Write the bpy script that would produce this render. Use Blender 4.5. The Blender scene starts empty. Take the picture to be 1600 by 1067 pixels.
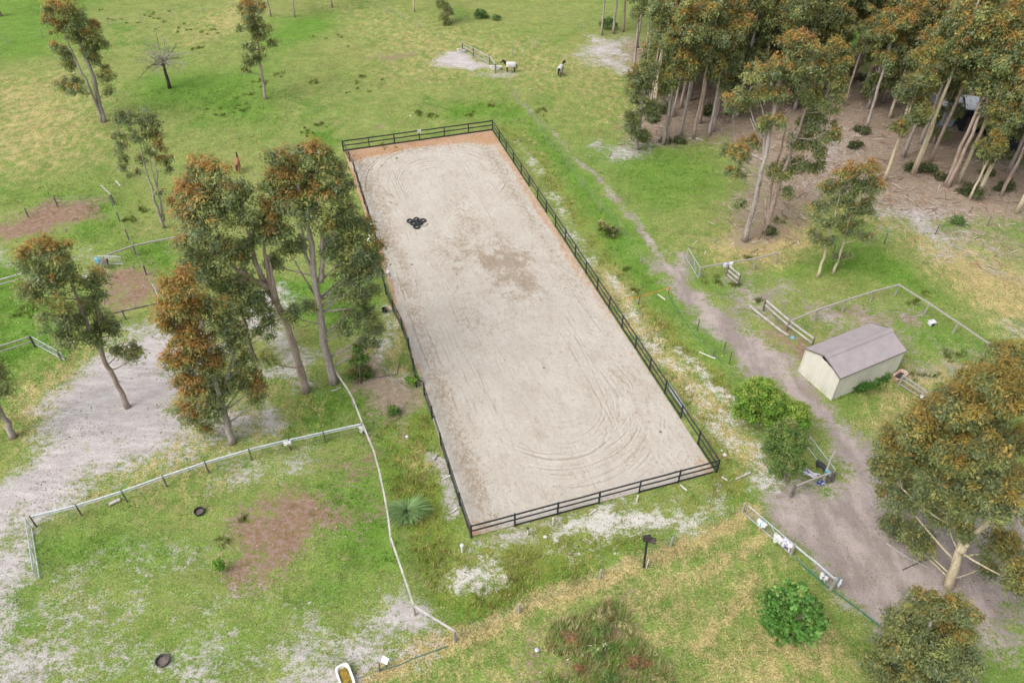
import bpy, math, random
import numpy as np
from mathutils import Vector, Matrix

# ------------------------------------------------------------------ camera, world, sun, exposure
SC = bpy.context.scene
F_PX, PITCH, ROLL, CAM_H = 1209.78, 0.726249, 0.0100373, 47.9986
cam_d = bpy.data.cameras.new('camera'); cam = bpy.data.objects.new('camera', cam_d)
SC.collection.objects.link(cam); SC.camera = cam
cam_d.sensor_width = 36.0; cam_d.lens = 36.0 * F_PX / 1600.0
cam_d.clip_start = 0.5; cam_d.clip_end = 6000
cam.location = (0, 0, CAM_H)
cam.rotation_euler = (Matrix.Rotation(math.pi / 2 - PITCH, 3, 'X') @ Matrix.Rotation(ROLL, 3, 'Z')).to_euler()

SUN_EL, SUN_AZ = math.radians(52), math.radians(-125)       # azimuth from +Y, towards -X
W_ = bpy.data.worlds.new('World'); SC.world = W_; W_.use_nodes = True
wn = W_.node_tree; wn.nodes.clear()
sky = wn.nodes.new('ShaderNodeTexSky'); sky.sky_type = 'NISHITA'; sky.sun_disc = False
sky.sun_elevation = SUN_EL; sky.sun_rotation = SUN_AZ
sky.air_density = 1.0; sky.dust_density = 4.0; sky.ozone_density = 1.0
hs = wn.nodes.new('ShaderNodeHueSaturation'); hs.inputs['Saturation'].default_value = 0.28   # cloud-covered sky: nearly grey
bg = wn.nodes.new('ShaderNodeBackground'); bg.inputs['Strength'].default_value = 0.15
wo = wn.nodes.new('ShaderNodeOutputWorld')
wn.links.new(sky.outputs[0], hs.inputs['Color']); wn.links.new(hs.outputs[0], bg.inputs[0]); wn.links.new(bg.outputs[0], wo.inputs[0])
sd = bpy.data.lights.new('sun', 'SUN'); sd.energy = 1.15; sd.angle = math.radians(48); sd.color = (1.0, 0.96, 0.90)
sun = bpy.data.objects.new('sun', sd); SC.collection.objects.link(sun)
sdir = Vector((math.sin(SUN_AZ) * math.cos(SUN_EL), math.cos(SUN_AZ) * math.cos(SUN_EL), math.sin(SUN_EL)))
sun.rotation_euler = sdir.to_track_quat('Z', 'Y').to_euler()
SC.view_settings.view_transform = 'Standard'; SC.view_settings.look = 'None'
SC.view_settings.exposure = 0.86; SC.view_settings.gamma = 1.0
try:
    SC.cycles.max_bounces = 8; SC.cycles.diffuse_bounces = 5; SC.cycles.glossy_bounces = 2
    SC.cycles.transparent_max_bounces = 6; SC.cycles.transmission_bounces = 5
except Exception: pass

# ------------------------------------------------------------------ surveying: a spot in the survey photo to metres
_c, _s = math.cos(PITCH), math.sin(PITCH); _cr, _sr = math.cos(ROLL), math.sin(ROLL)
def ray(px, py):
    X, Y = px - 800.0, py - 533.5
    a = X * _cr + Y * _sr; b = -X * _sr + Y * _cr
    return np.array([a, F_PX * _c - b * _s, -F_PX * _s - b * _c])
def G(px, py, z=0.0):                                     # point at height z
    d = ray(px, py); t = (z - CAM_H) / d[2]
    return np.array([d[0] * t, d[1] * t, z])
def UP(B, px, py, off=0.0):                               # point above ground point B (vertical plane through B), off metres farther
    n = math.hypot(B[0], B[1]); nx, ny = B[0] / n, B[1] / n
    d = ray(px, py); t = (n + off) / (d[0] * nx + d[1] * ny)
    return np.array([d[0] * t, d[1] * t, d[2] * t + CAM_H])
def V(p): return Vector((float(p[0]), float(p[1]), float(p[2])))

# ------------------------------------------------------------------ object helpers
COL = SC.collection
def tag(o, label=None, cat=None, group=None, kind=None):
    if label: o['label'] = label
    if cat: o['category'] = cat
    if group: o['group'] = group
    if kind: o['kind'] = kind
    return o
def thing(name, label, cat, loc, group=None, rz=0.0):
    o = bpy.data.objects.new(name, None); COL.objects.link(o)
    o.empty_display_size = 0.3
    o.location = V(loc); o.rotation_euler = (0, 0, rz)
    return tag(o, label, cat, group)
def link(name, me, mat, parent=None):
    o = bpy.data.objects.new(name, me); COL.objects.link(o)
    if mat is not None and not me.materials: me.materials.append(mat)
    if parent is not None: o.parent = parent
    return o
def np_mesh(name, verts, faces_flat, loops_per_face, smooth=False, face_cols=None):
    me = bpy.data.meshes.new(name)
    verts = np.asarray(verts, dtype=np.float32).reshape(-1, 3)
    faces_flat = np.asarray(faces_flat, dtype=np.int32).ravel()
    nf = len(faces_flat) // loops_per_face
    me.vertices.add(len(verts)); me.vertices.foreach_set('co', verts.ravel())
    me.loops.add(len(faces_flat)); me.loops.foreach_set('vertex_index', faces_flat)
    me.polygons.add(nf)
    me.polygons.foreach_set('loop_start', np.arange(nf, dtype=np.int32) * loops_per_face)
    if smooth: me.polygons.foreach_set('use_smooth', np.ones(nf, dtype=bool))
    me.update(calc_edges=True)
    if face_cols is not None:
        at = me.attributes.new('tint', 'FLOAT_COLOR', 'FACE')
        at.data.foreach_set('color', np.asarray(face_cols, dtype=np.float32).ravel())
    return me

class MB:
    """collects shapes given in world metres, links them as one mesh under a parent"""
    def __init__(s): s.v = []; s.f = []
    def add(s, vs, fs):
        n = len(s.v); s.v += [tuple(map(float, v)) for v in vs]; s.f += [tuple(i + n for i in f) for f in fs]; return s
    def box(s, c, size, rz=0.0, tilt=None):
        M = Matrix.Rotation(rz, 3, 'Z')
        if tilt: M = M @ Matrix.Rotation(tilt[0], 3, 'X') @ Matrix.Rotation(tilt[1], 3, 'Y')
        vs = []
        for sx in (-.5, .5):
            for sy in (-.5, .5):
                for sz in (-.5, .5):
                    vs.append(M @ Vector((sx * size[0], sy * size[1], sz * size[2])) + V(c))
        return s.add(vs, [(0, 1, 3, 2), (4, 6, 7, 5), (0, 4, 5, 1), (2, 3, 7, 6), (0, 2, 6, 4), (1, 5, 7, 3)])
    def beam(s, p, q, w, h, cut=0.0):                     # rectangular bar from p to q, w wide, h high
        p, q = V(p), V(q); d = (q - p); L = d.length; d.normalize()
        p = p + d * cut; q = q - d * cut
        u = d.cross(Vector((0, 0, 1)))
        if u.length < 1e-3: u = Vector((1, 0, 0))
        u.normalize(); n = u.cross(d).normalized()
        vs = []
        for a in (p, q):
            for su, sn in ((-.5, -.5), (.5, -.5), (.5, .5), (-.5, .5)): vs.append(a + u * w * su + n * h * sn)
        return s.add(vs, [(0, 1, 2, 3), (7, 6, 5, 4), (0, 4, 5, 1), (1, 5, 6, 2), (2, 6, 7, 3), (3, 7, 4, 0)])
    def tube(s, pts, rad, n=6, cap=True):
        pts = [V(p) for p in pts]
        if not hasattr(rad, '__len__'): rad = [rad] * len(pts)
        vs, fs = [], []
        d0 = (pts[1] - pts[0]).normalized()
        u = d0.cross(Vector((0, 0, 1)))
        if u.length < 1e-2: u = d0.cross(Vector((1, 0, 0)))
        u.normalize()
        for i, p in enumerate(pts):
            d = (pts[min(i + 1, len(pts) - 1)] - pts[max(i - 1, 0)]).normalized()
            u = (u - d * u.dot(d)).normalized(); w = d.cross(u)
            for k in range(n):
                a = 2 * math.pi * k / n
                vs.append(p + (u * math.cos(a) + w * math.sin(a)) * rad[i])
        for i in range(len(pts) - 1):
            for k in range(n):
                fs.append((i * n + k, i * n + (k + 1) % n, (i + 1) * n + (k + 1) % n, (i + 1) * n + k))
        if cap:
            fs.append(tuple(reversed(range(n)))); fs.append(tuple((len(pts) - 1) * n + k for k in range(n)))
        return s.add(vs, fs)
    def lathe(s, c, prof, n=20, rz=0, sx=1.0, sy=1.0, M=None):   # prof: (r, z)
        vs, fs = [], []
        for r, z in prof:
            for k in range(n):
                a = 2 * math.pi * k / n
                p = Vector((r * math.cos(a) * sx, r * math.sin(a) * sy, z))
                if M is not None: p = M @ p
                elif rz: p = Matrix.Rotation(rz, 3, 'Z') @ p
                vs.append(p + V(c))
        for i in range(len(prof) - 1):
            for k in range(n): fs.append((i * n + k, i * n + (k + 1) % n, (i + 1) * n + (k + 1) % n, (i + 1) * n + k))
        return s.add(vs, fs)
    def rings(s, rings_, cap=True):                       # loft of equal-length rings
        n = len(rings_[0]); vs = [p for r in rings_ for p in r]; fs = []
        for i in range(len(rings_) - 1):
            for k in range(n): fs.append((i * n + k, i * n + (k + 1) % n, (i + 1) * n + (k + 1) % n, (i + 1) * n + k))
        if cap: fs.append(tuple(reversed(range(n)))); fs.append(tuple((len(rings_) - 1) * n + k for k in range(n)))
        return s.add(vs, fs)
    def sheet(s, grid):                                   # grid of rows of points
        m = len(grid[0]); vs = [p for r in grid for p in r]; fs = []
        for i in range(len(grid) - 1):
            for k in range(m - 1): fs.append((i * m + k, i * m + k + 1, (i + 1) * m + k + 1, (i + 1) * m + k))
        return s.add(vs, fs)
    def build(s, name, mat, parent=None, smooth=False, bevel=0.0):
        vs = s.v
        if parent is not None:
            M = Matrix.Translation(parent_loc(parent)) @ parent_rot(parent)
            Mi = M.inverted(); vs = [tuple(Mi @ Vector(v)) for v in vs]
        me = bpy.data.meshes.new(name); me.from_pydata(vs, [], s.f); me.update()
        if smooth: me.polygons.foreach_set('use_smooth', np.ones(len(me.polygons), dtype=bool))
        o = link(name, me, mat, parent)
        if bevel:
            b = o.modifiers.new('bevel', 'BEVEL'); b.width = bevel; b.segments = 2; b.limit_method = 'ANGLE'
        return o
def parent_loc(o):
    l = Vector(o.location)
    while o.parent: o = o.parent; l = l + Vector(o.location)
    return l
def parent_rot(o):
    while o.parent: o = o.parent
    return Matrix.Rotation(o.rotation_euler[2], 4, 'Z')

# ------------------------------------------------------------------ materials
def lin(r, g, b):                                         # 0..255 display colour to linear
    f = lambda c: (c / 255) / 12.92 if c / 255 <= 0.04045 else ((c / 255 + 0.055) / 1.055) ** 2.4
    return (f(r), f(g), f(b), 1.0)
class NT:
    def __init__(s, name, rough=0.8, spec=0.3, metal=0.0):
        s.m = bpy.data.materials.new(name); s.m.use_nodes = True; s.t = s.m.node_tree; s.b = s.t.nodes['Principled BSDF']
        s.b.inputs['Roughness'].default_value = rough; s.b.inputs['Metallic'].default_value = metal
        s.b.inputs['Specular IOR Level'].default_value = spec
    def n(s, typ, **kw):
        x = s.t.nodes.new(typ)
        for k, v in kw.items(): setattr(x, k, v)
        return x
    def l(s, a, b): s.t.links.new(a, b)
    def pos(s): return s.n('ShaderNodeNewGeometry').outputs['Position']
    def obj(s): return s.n('ShaderNodeTexCoord').outputs['Object']
    def noise(s, scale, detail=4, rough=0.55, vec=None, dist=0.0, stretch=None):
        x = s.n('ShaderNodeTexNoise'); x.inputs['Scale'].default_value = scale; x.inputs['Detail'].default_value = detail
        x.inputs['Roughness'].default_value = rough; x.inputs['Distortion'].default_value = dist
        v = vec if vec is not None else s.pos()
        if stretch:
            mp = s.n('ShaderNodeMapping'); mp.inputs['Scale'].default_value = stretch[0:3]
            if len(stretch) > 3: mp.inputs['Rotation'].default_value = (0, 0, stretch[3])
            s.l(v, mp.inputs['Vector']); v = mp.outputs[0]
        s.l(v, x.inputs['Vector']); return x.outputs['Fac']
    def math(s, op, a, b=None, c=None, clamp=False):
        x = s.n('ShaderNodeMath', operation=op); x.use_clamp = clamp
        for i, v in enumerate((a, b, c)):
            if v is None: continue
            if isinstance(v, (int, float)): x.inputs[i].default_value = v
            else: s.l(v, x.inputs[i])
        return x.outputs[0]
    def ramp(s, v, a, b, lo=0.0, hi=1.0, smooth=True):
        x = s.n('ShaderNodeMapRange'); x.interpolation_type = 'SMOOTHSTEP' if smooth else 'LINEAR'
        s.l(v, x.inputs['Value']); x.inputs['From Min'].default_value = a; x.inputs['From Max'].default_value = b
        x.inputs['To Min'].default_value = lo; x.inputs['To Max'].default_value = hi
        return x.outputs[0]
    def mix(s, f, a, b, mode='MIX'):
        x = s.n('ShaderNodeMix', data_type='RGBA', blend_type=mode)
        for sock, v in ((x.inputs[0], f), (x.inputs[6], a), (x.inputs[7], b)):
            if isinstance(v, (int, float)): sock.default_value = v
            elif isinstance(v, tuple): sock.default_value = v
            else: s.l(v, sock)
        return x.outputs[2]
    def bump(s, h, strength=0.5, dist=0.05):
        x = s.n('ShaderNodeBump'); x.inputs['Strength'].default_value = strength; x.inputs['Distance'].default_value = dist
        s.l(h, x.inputs['Height']); s.l(x.outputs[0], s.b.inputs['Normal'])
    def col(s, c): s.l(c, s.b.inputs['Base Color']) if not isinstance(c, tuple) else setattr(s.b.inputs['Base Color'], 'default_value', c)
def A(r, g, b): return (r, g, b, 1.0)
def simple(name, c1, c2, scale=3.0, rough=0.8, spec=0.25, metal=0.0, detail=5, stretch=None, bump=0.0, local=False, lo=0.35, hi=0.65):
    t = NT(name, rough, spec, metal)
    f = t.noise(scale, detail, 0.6, vec=t.obj() if local else None, stretch=stretch)
    t.col(t.mix(t.ramp(f, lo, hi), c1, c2))
    if bump: t.bump(f, bump, 0.02)
    return t.m

M_BLACK = simple('black_paint', A(.012, .014, .02), A(.025, .028, .036), 4, 0.45, 0.4)
M_TIMBER = simple('weathered_timber', A(.36, .34, .31), A(.20, .18, .16), 2.5, 0.85, 0.2, stretch=(6, 6, 6))
M_TIMBERDK = simple('dark_timber', A(.15, .13, .115), A(.07, .06, .055), 3, 0.9, 0.2)
M_PALEPOLE = simple('pale_rail', A(.44, .42, .39), A(.30, .28, .26), 2.0, 0.8, 0.2)
M_TAPE = simple('white_tape', A(.50, .53, .55), A(.36, .39, .42), 6, 0.6, 0.3)
M_GALV = simple('galvanised_steel', A(.50, .54, .58), A(.36, .40, .44), 6, 0.42, 0.5, 0.35)
M_WIRE = simple('fence_wire', A(.30, .31, .32), A(.2, .2, .2), 6, 0.5, 0.4, 0.4)
M_WHITE = simple('white_enamel', A(.66, .66, .64), A(.54, .54, .5), 5, 0.3, 0.5)
M_PVC = simple('white_pipe', A(.55, .53, .49), A(.42, .40, .37), 6, 0.5, 0.4)
M_RUBBER = simple('black_rubber', A(.014, .015, .018), A(.03, .032, .036), 8, 0.6, 0.35)
M_DIRTYRUB = simple('dusty_rubber', A(.06, .055, .055), A(.10, .09, .085), 8, 0.8, 0.2)
M_RUGWHITE = simple('white_cotton', A(.52, .51, .49), A(.40, .39, .38), 4, 0.9, 0.1, bump=0.3)
M_RUGBLUE = simple('blue_cotton', A(.05, .20, .30), A(.20, .34, .40), 5, 0.9, 0.1, bump=0.3)
M_RUGNAVY = simple('navy_cotton', A(.02, .035, .14), A(.30, .32, .40), 5, 0.9, 0.1, lo=.45, hi=.6)
M_RUGPURPLE = simple('patterned_cotton', A(.52, .51, .54), A(.19, .16, .28), 3.5, 0.9, 0.1, lo=.5, hi=.6)
M_RUGBROWN = simple('tan_cotton', A(.20, .17, .13), A(.10, .09, .08), 5, 0.9, 0.1)
M_TEAL = simple('teal_strap', A(.05, .30, .36), A(.04, .22, .28), 5, 0.7, 0.2)
M_BLUE = simple('blue_plastic', A(.015, .06, .42), A(.02, .09, .5), 5, 0.4, 0.4)
M_YELLOWWATER = simple('algae_water', A(.30, .20, .015), A(.08, .06, .015), 7, 0.12, 0.5)
M_DARKWATER = simple('dark_water', A(.02, .016, .012), A(.05, .035, .025), 6, 0.08, 0.5)
M_RUST = simple('rusty_enamel', A(.62, .52, .46), A(.36, .17, .09), 5, 0.5, 0.4)
M_HOSE = simple('green_hose', A(.02, .10, .07), A(.03, .14, .10), 6, 0.5, 0.3)
M_ORANGE = simple('orange_cord', A(.70, .16, .03), A(.55, .12, .03), 6, 0.7, 0.2)
M_SOIL = simple('tub_soil', A(.10, .08, .07), A(.17, .14, .125), 9, 0.95, 0.1)
# ------------------------------------------------------------------ ground: one sheet to the horizon, soil and grass kinds painted in metres
AR_O = np.array([-2.8128, 32.5892]); AR_YAW = 0.318179; AR_W, AR_L = 20.0, 61.0
AE1 = np.array([math.cos(AR_YAW), math.sin(AR_YAW)]); AE2 = np.array([-math.sin(AR_YAW), math.cos(AR_YAW)])
def AR(u, v, z=0.0): p = AR_O + AE1 * u + AE2 * v; return np.array([p[0], p[1], z])

gx = np.concatenate([[-3000, -1200, -500, -260, -160], np.arange(-118, 118.01, 0.4), [160, 260, 500, 1200, 3000]])
gy = np.concatenate([[-3000, -1000, -300, -80, -20, 5], np.arange(17, 172.01, 0.4), [210, 300, 600, 1400, 3000]])
GXX, GYY = np.meshgrid(gx, gy); NGX, NGY = len(gx), len(gy)
PX, PY = GXX.ravel(), GYY.ravel()          # replaced below by wandering copies while soils are painted
rs = np.random.RandomState(7)
def lattice_noise(x, y, scale, seed):                     # smooth value noise
    r = np.random.RandomState(seed); T = r.rand(256, 256)
    X, Y = x / scale + 71.3, y / scale + 37.7
    xi, yi = np.floor(X).astype(int), np.floor(Y).astype(int); fx, fy = X - xi, Y - yi
    fx = fx * fx * (3 - 2 * fx); fy = fy * fy * (3 - 2 * fy)
    g = lambda a, b: T[a % 256, b % 256]
    return (g(xi, yi) * (1 - fx) + g(xi + 1, yi) * fx) * (1 - fy) + (g(xi, yi + 1) * (1 - fx) + g(xi + 1, yi + 1) * fx) * fy
def poly_sd(poly, x, y):                                  # signed distance, positive inside
    d = np.full(len(x), 1e9); ins = np.zeros(len(x), bool); n = len(poly)
    for i in range(n):
        ax, ay = poly[i]; bx, by = poly[(i + 1) % n]
        ex, ey = bx - ax, by - ay; L2 = ex * ex + ey * ey + 1e-9
        t = np.clip(((x - ax) * ex + (y - ay) * ey) / L2, 0, 1)
        d = np.minimum(d, (x - ax - t * ex) ** 2 + (y - ay - t * ey) ** 2)
        c = ((ay > y) != (by > y)) & (x < (bx - ax) * (y - ay) / (by - ay + 1e-12) + ax)
        ins ^= c
    d = np.sqrt(d); return np.where(ins, d, -d)
def line_d(pts, x, y):
    d = np.full(len(x), 1e9)
    for i in range(len(pts) - 1):
        ax, ay = pts[i]; bx, by = pts[i + 1]; ex, ey = bx - ax, by - ay; L2 = ex * ex + ey * ey + 1e-9
        t = np.clip(((x - ax) * ex + (y - ay) * ey) / L2, 0, 1)
        d = np.minimum(d, (x - ax - t * ex) ** 2 + (y - ay - t * ey) ** 2)
    return np.sqrt(d)
PX0, PY0 = PX, PY
PX = PX0 + (lattice_noise(PX0, PY0, 5.5, 51) - .5) * 2.6 + (lattice_noise(PX0, PY0, 1.9, 52) - .5) * 1.5 + (lattice_noise(PX0, PY0, .8, 55) - .5) * .9
PY = PY0 + (lattice_noise(PX0, PY0, 5.5, 53) - .5) * 2.6 + (lattice_noise(PX0, PY0, 1.9, 54) - .5) * 1.5 + (lattice_noise(PX0, PY0, .8, 56) - .5) * .9
MASK = {k: np.zeros(len(PX)) for k in ('sand', 'litter', 'dry', 'lush', 'white', 'mulch', 'olive', 'dirt')}
def sel(P, m):
    P = np.array(P); return np.where((PX > P[:, 0].min() - m) & (PX < P[:, 0].max() + m) & (PY > P[:, 1].min() - m) & (PY < P[:, 1].max() + m))[0]
def area(k, s, pts, feather=1.5):
    feather = feather * 1.9 + .4
    P = [tuple(G(*p)[:2]) for p in pts]; I = sel(P, feather * 2)
    if len(I) == 0: return
    d = poly_sd(P, PX[I], PY[I]); w = np.clip(d / feather * 0.5 + 0.5, 0, 1); w = w * w * (3 - 2 * w) * s
    MASK[k][I] = np.maximum(MASK[k][I], w)
def strip(k, s, pts, w, feather=0.8):
    feather = feather * 1.5
    P = [tuple(G(*p)[:2]) for p in pts]; I = sel(P, w + feather * 2)
    d = w / 2 - line_d(P, PX0[I] * .65 + PX[I] * .35, PY0[I] * .65 + PY[I] * .35); m = np.clip(d / feather * 0.5 + 0.5, 0, 1); m = m * m * (3 - 2 * m) * s
    MASK[k][I] = np.maximum(MASK[k][I], m)

# bare grey sand, left
area('sand', .90, [(-40, 770), (45, 720), (70, 655), (100, 600), (140, 560), (190, 530), (250, 500), (330, 505), (330, 560), (275, 640), (280, 680), (215, 725), (140, 755), (60, 800), (45, 830), (50, 890), (62, 905), (30, 928), (-40, 935)])
area('sand', .55, [(270, 600), (360, 640), (430, 665), (340, 715), (240, 745), (170, 765)])
area('sand', .8, [(390, 628), (408, 622), (424, 665), (405, 670)], .5)
area('sand', .9, [(-40, 930), (40, 925), (28, 1000), (60, 1040), (95, 1080), (-40, 1080)])
area('sand', .39, [(30, 905), (150, 890), (250, 965), (400, 930), (480, 960), (560, 1000), (520, 1090), (60, 1090), (20, 980)], 3)
area('sand', .25, [(60, 860), (330, 830), (420, 930), (250, 970), (60, 930)], 3)
area('sand', .95, [(602, 952), (640, 962), (688, 990), (660, 1018), (600, 1028), (545, 1052), (480, 1080), (400, 1080), (500, 1012), (590, 992)])
area('sand', .9, [(408, 457), (450, 457), (464, 490), (440, 540), (405, 505)], 1)
area('sand', .75, [(400, 560), (480, 555), (475, 605), (425, 590)], 1)
area('sand', .75, [(-20, 392), (28, 390), (30, 405), (-20, 410)], .8)
area('sand', .8, [(122, 398), (150, 402), (165, 440), (140, 450)], 1)
area('sand', .95, [(683, 92), (715, 82), (745, 91), (764, 106), (735, 108), (700, 106)], 1)
area('sand', .65, [(735, 113), (800, 109), (802, 118), (740, 120)], .8)
area('sand', .75, [(930, 55), (985, 60), (985, 118), (962, 112), (903, 92)], 2)
area('sand', .7, [(945, 225), (990, 215), (1060, 222), (1010, 238), (965, 250)], 1.5)
area('sand', .6, [(1290, 200), (1330, 210), (1340, 330), (1290, 290)], 3)
area('sand', .6, [(1360, 310), (1480, 330), (1540, 400), (1480, 400), (1380, 345)], 3)
area('sand', .6, [(1560, 500), (1640, 490), (1640, 540), (1580, 530)], 2)
area('sand', .7, [(1250, 1000), (1330, 945), (1350, 965), (1340, 990)], 1) if False else None
area('sand', .85, [(1318, 945), (1345, 955), (1365, 975), (1335, 972)], .6)
area('sand', .6, [(1170, 765), (1210, 755), (1225, 765), (1185, 782)], .7)
area('sand', .5, [(330, 720), (470, 690), (470, 720), (340, 760)], 2)
# tracks of grey dirt, right
strip('dirt', .6, [(795, 135), (822, 165), (850, 195), (900, 245)], .5, .5)
strip('dirt', .85, [(900, 245), (932, 275), (960, 308), (1000, 360), (1038, 410), (1060, 450)], .7, .5)
area('dirt', 1.0, [(1035, 403), (1062, 408), (1078, 432), (1100, 445), (1118, 470), (1165, 510), (1225, 560), (1262, 612), (1335, 690), (1300, 725), (1280, 690), (1240, 650), (1200, 595), (1150, 575), (1110, 530), (1080, 490), (1050, 450)], 1)
area('dirt', 1.0, [(1225, 770), (1290, 745), (1310, 690), (1345, 690), (1400, 740), (1480, 800), (1640, 780), (1640, 930), (1560, 960), (1470, 1000), (1420, 990), (1375, 975), (1310, 912), (1240, 858), (1185, 795)], 1)
area('dirt', .75, [(1480, 890), (1640, 940), (1640, 1000), (1550, 1010), (1500, 1090), (1420, 1090), (1430, 980)], 2.5)
area('dirt', .55, [(1150, 430), (1240, 440), (1260, 490), (1180, 520), (1120, 480)], 2)
area('dirt', .5, [(1240, 480), (1400, 470), (1460, 520), (1420, 560), (1270, 540)], 2.5)
area('dirt', .5, [(1400, 560), (1470, 540), (1560, 560), (1480, 620)], 2)
# woodland floor
area('litter', .95, [(985, 60), (1180, 120), (1240, 95), (1640, 150), (1640, 350), (1560, 350), (1440, 350), (1370, 330), (1320, 300), (1250, 330), (1230, 360), (1160, 385), (1120, 372), (1150, 330), (1185, 290), (1130, 215), (1060, 222), (1000, 228), (975, 200), (1000, 150), (980, 110)], 2.5)
area('litter', .5, [(1360, 330), (1640, 340), (1640, 470), (1500, 400)], 3)
area('litter', .9, [(540, 560), (600, 535), (650, 610), (645, 680), (590, 665), (560, 620)], 1.2)
area('litter', .75, [(1370, 840), (1480, 850), (1540, 900), (1470, 960), (1400, 900)], 1.5)
# washed white sand
strip('white', .5, [(806, 222), (820, 240), (836, 270)], 1.0, .8)
strip('white', .52, [(860, 305), (885, 345), (905, 385)], 1.4, 1)
strip('white', .5, [(905, 385), (940, 425), (975, 462)], 1.2, 1)
strip('white', .54, [(975, 462), (1000, 515), (1040, 560), (1085, 600), (1120, 640)], 1.5, 1.1)
strip('dry', .7, [(940, 430), (990, 500), (1040, 565), (1085, 610), (1130, 660), (1180, 730)], 2.6, 1.5)
strip('white', .48, [(1110, 630), (1150, 680), (1185, 715), (1200, 745)], 2.3, 1.4)
strip('white', .85, [(1058, 545), (1092, 580), (1112, 603), (1150, 630)], .7, .5)
area('white', .44, [(1135, 640), (1180, 640), (1205, 720), (1165, 700)], 1.2)
area('white', .95, [(705, 922), (738, 886), (800, 868), (792, 888), (760, 905)], .7)
area('white', .98, [(872, 852), (918, 822), (970, 802), (1045, 790), (1112, 780), (1088, 803), (1000, 827), (940, 845)], .8)
area('sand', .75, [(745, 860), (800, 842), (872, 826), (832, 846)], .6)
area('white', .6, [(598, 490), (612, 490), (622, 550), (636, 590), (618, 610), (602, 560)], .8)
area('sand', .9, [(675, 715), (690, 712), (716, 790), (722, 815), (706, 810), (690, 765)], .45)
# dug-over brown patches
area('mulch', .85, [(-30, 352), (70, 312), (120, 301), (166, 308), (163, 335), (90, 352), (20, 372), (-30, 372)], 1.2)
area('mulch', .6, [(40, 325), (120, 298), (125, 306), (50, 335)], .8)
area('mulch', .8, [(170, 432), (215, 415), (246, 450), (236, 470), (168, 490)], 1)
area('mulch', .72, [(335, 830), (420, 782), (480, 775), (528, 800), (530, 840), (490, 860), (420, 900), (360, 890)], 1.2)
area('mulch', .62, [(490, 705), (550, 690), (580, 710), (580, 745), (520, 740)], 1)
area('mulch', .5, [(540, 740), (600, 745), (600, 800), (545, 800)], 1)
area('mulch', .6, [(557, 97), (600, 85), (655, 67), (640, 85), (600, 97)], 1)
area('mulch', .55, [(1180, 500), (1240, 490), (1252, 540), (1265, 575), (1230, 575), (1185, 535)], 1)
area('mulch', .95, [(1230, 535), (1256, 530), (1254, 575), (1240, 572)], .7)
area('mulch', .6, [(1290, 490), (1350, 478), (1420, 490), (1490, 525), (1380, 512)], 1.2)
area('mulch', .5, [(1150, 440), (1200, 450), (1195, 475), (1150, 465)], 1)
area('mulch', .6, [(870, 975), (960, 932), (1010, 970), (1055, 1090), (880, 1090)], 1.2)
area('mulch', .5, [(830, 1040), (870, 1000), (900, 1090), (830, 1090)], 1)
area('mulch', .5, [(590, 195), (610, 190), (612, 204), (585, 205)], .6)
area('mulch', .75, [(1385, 842), (1475, 850), (1490, 905), (1430, 915), (1400, 880)], 1)
area('dry', .55, [(60, 560), (190, 500), (150, 560), (90, 640), (40, 700), (20, 640)], 2)
area('dry', .5, [(220, 600), (420, 640), (330, 735), (120, 790), (200, 700)], 2)
area('lush', .75, [(1050, 470), (1150, 575), (1160, 600), (1110, 570), (1060, 510)], .8)
# dry straw-coloured grass
strip('dry', 1.0, [(560, 1072), (640, 1036), (700, 1009), (760, 977), (820, 950), (900, 913), (1000, 880), (1060, 855), (1120, 822), (1175, 800)], 1.3, .7)
area('dry', .32, [(700, 1010), (840, 945), (1000, 880), (1160, 815), (1250, 880), (1350, 965), (1390, 1090), (560, 1090)], 3)
area('dry', .72, [(1170, 985), (1220, 960), (1290, 1005), (1320, 1090), (1080, 1090)], 2)
strip('dry', .85, [(1095, 1005), (1130, 955), (1180, 905)], .9, .6)
strip('dry', .75, [(1000, 990), (1060, 1000), (1090, 1010), (1130, 1045)], .6, .5)
strip('dry', .7, [(935, 945), (1000, 945), (1060, 900), (1130, 870)], 1.2, 1)
area('dry', .75, [(1130, 835), (1200, 840), (1190, 865), (1120, 870)], 1.2)
area('dry', .7, [(25, 610), (110, 595), (80, 650), (35, 690)], 1.2)
area('dry', .6, [(70, 590), (130, 570), (110, 640), (60, 660)], 1.5)
area('dry', .5, [(400, 600), (480, 610), (520, 640), (440, 690), (370, 700)], 2)
area('dry', .75, [(1095, 365), (1160, 340), (1260, 330), (1270, 380), (1200, 420), (1110, 402)], 1.5)
area('dry', .85, [(1380, 345), (1500, 380), (1640, 430), (1640, 520), (1560, 500), (1470, 420)], 3)
area('dry', .65, [(1400, 590), (1480, 560), (1560, 580), (1500, 640), (1400, 700), (1330, 690)], 2.5)
area('dry', .55, [(-50, 130), (110, 110), (180, 190), (120, 260), (-50, 280)], 5)
area('dry', .6, [(300, 40), (380, 5), (400, 30), (300, 70)], 3)
area('dry', .55, [(535, 240), (560, 245), (580, 320), (555, 310)], .8)
area('dry', .5, [(800, 190), (825, 205), (850, 250), (820, 230)], 1)
area('dry', .45, [(520, 0), (640, 30), (820, 60), (1000, 90), (960, 190), (850, 130), (620, 130)], 6)
area('dry', .6, [(600, 500), (640, 500), (660, 570), (640, 590)], .8)
area('dry', .55, [(640, 690), (690, 700), (700, 740), (650, 760)], 1)
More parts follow.
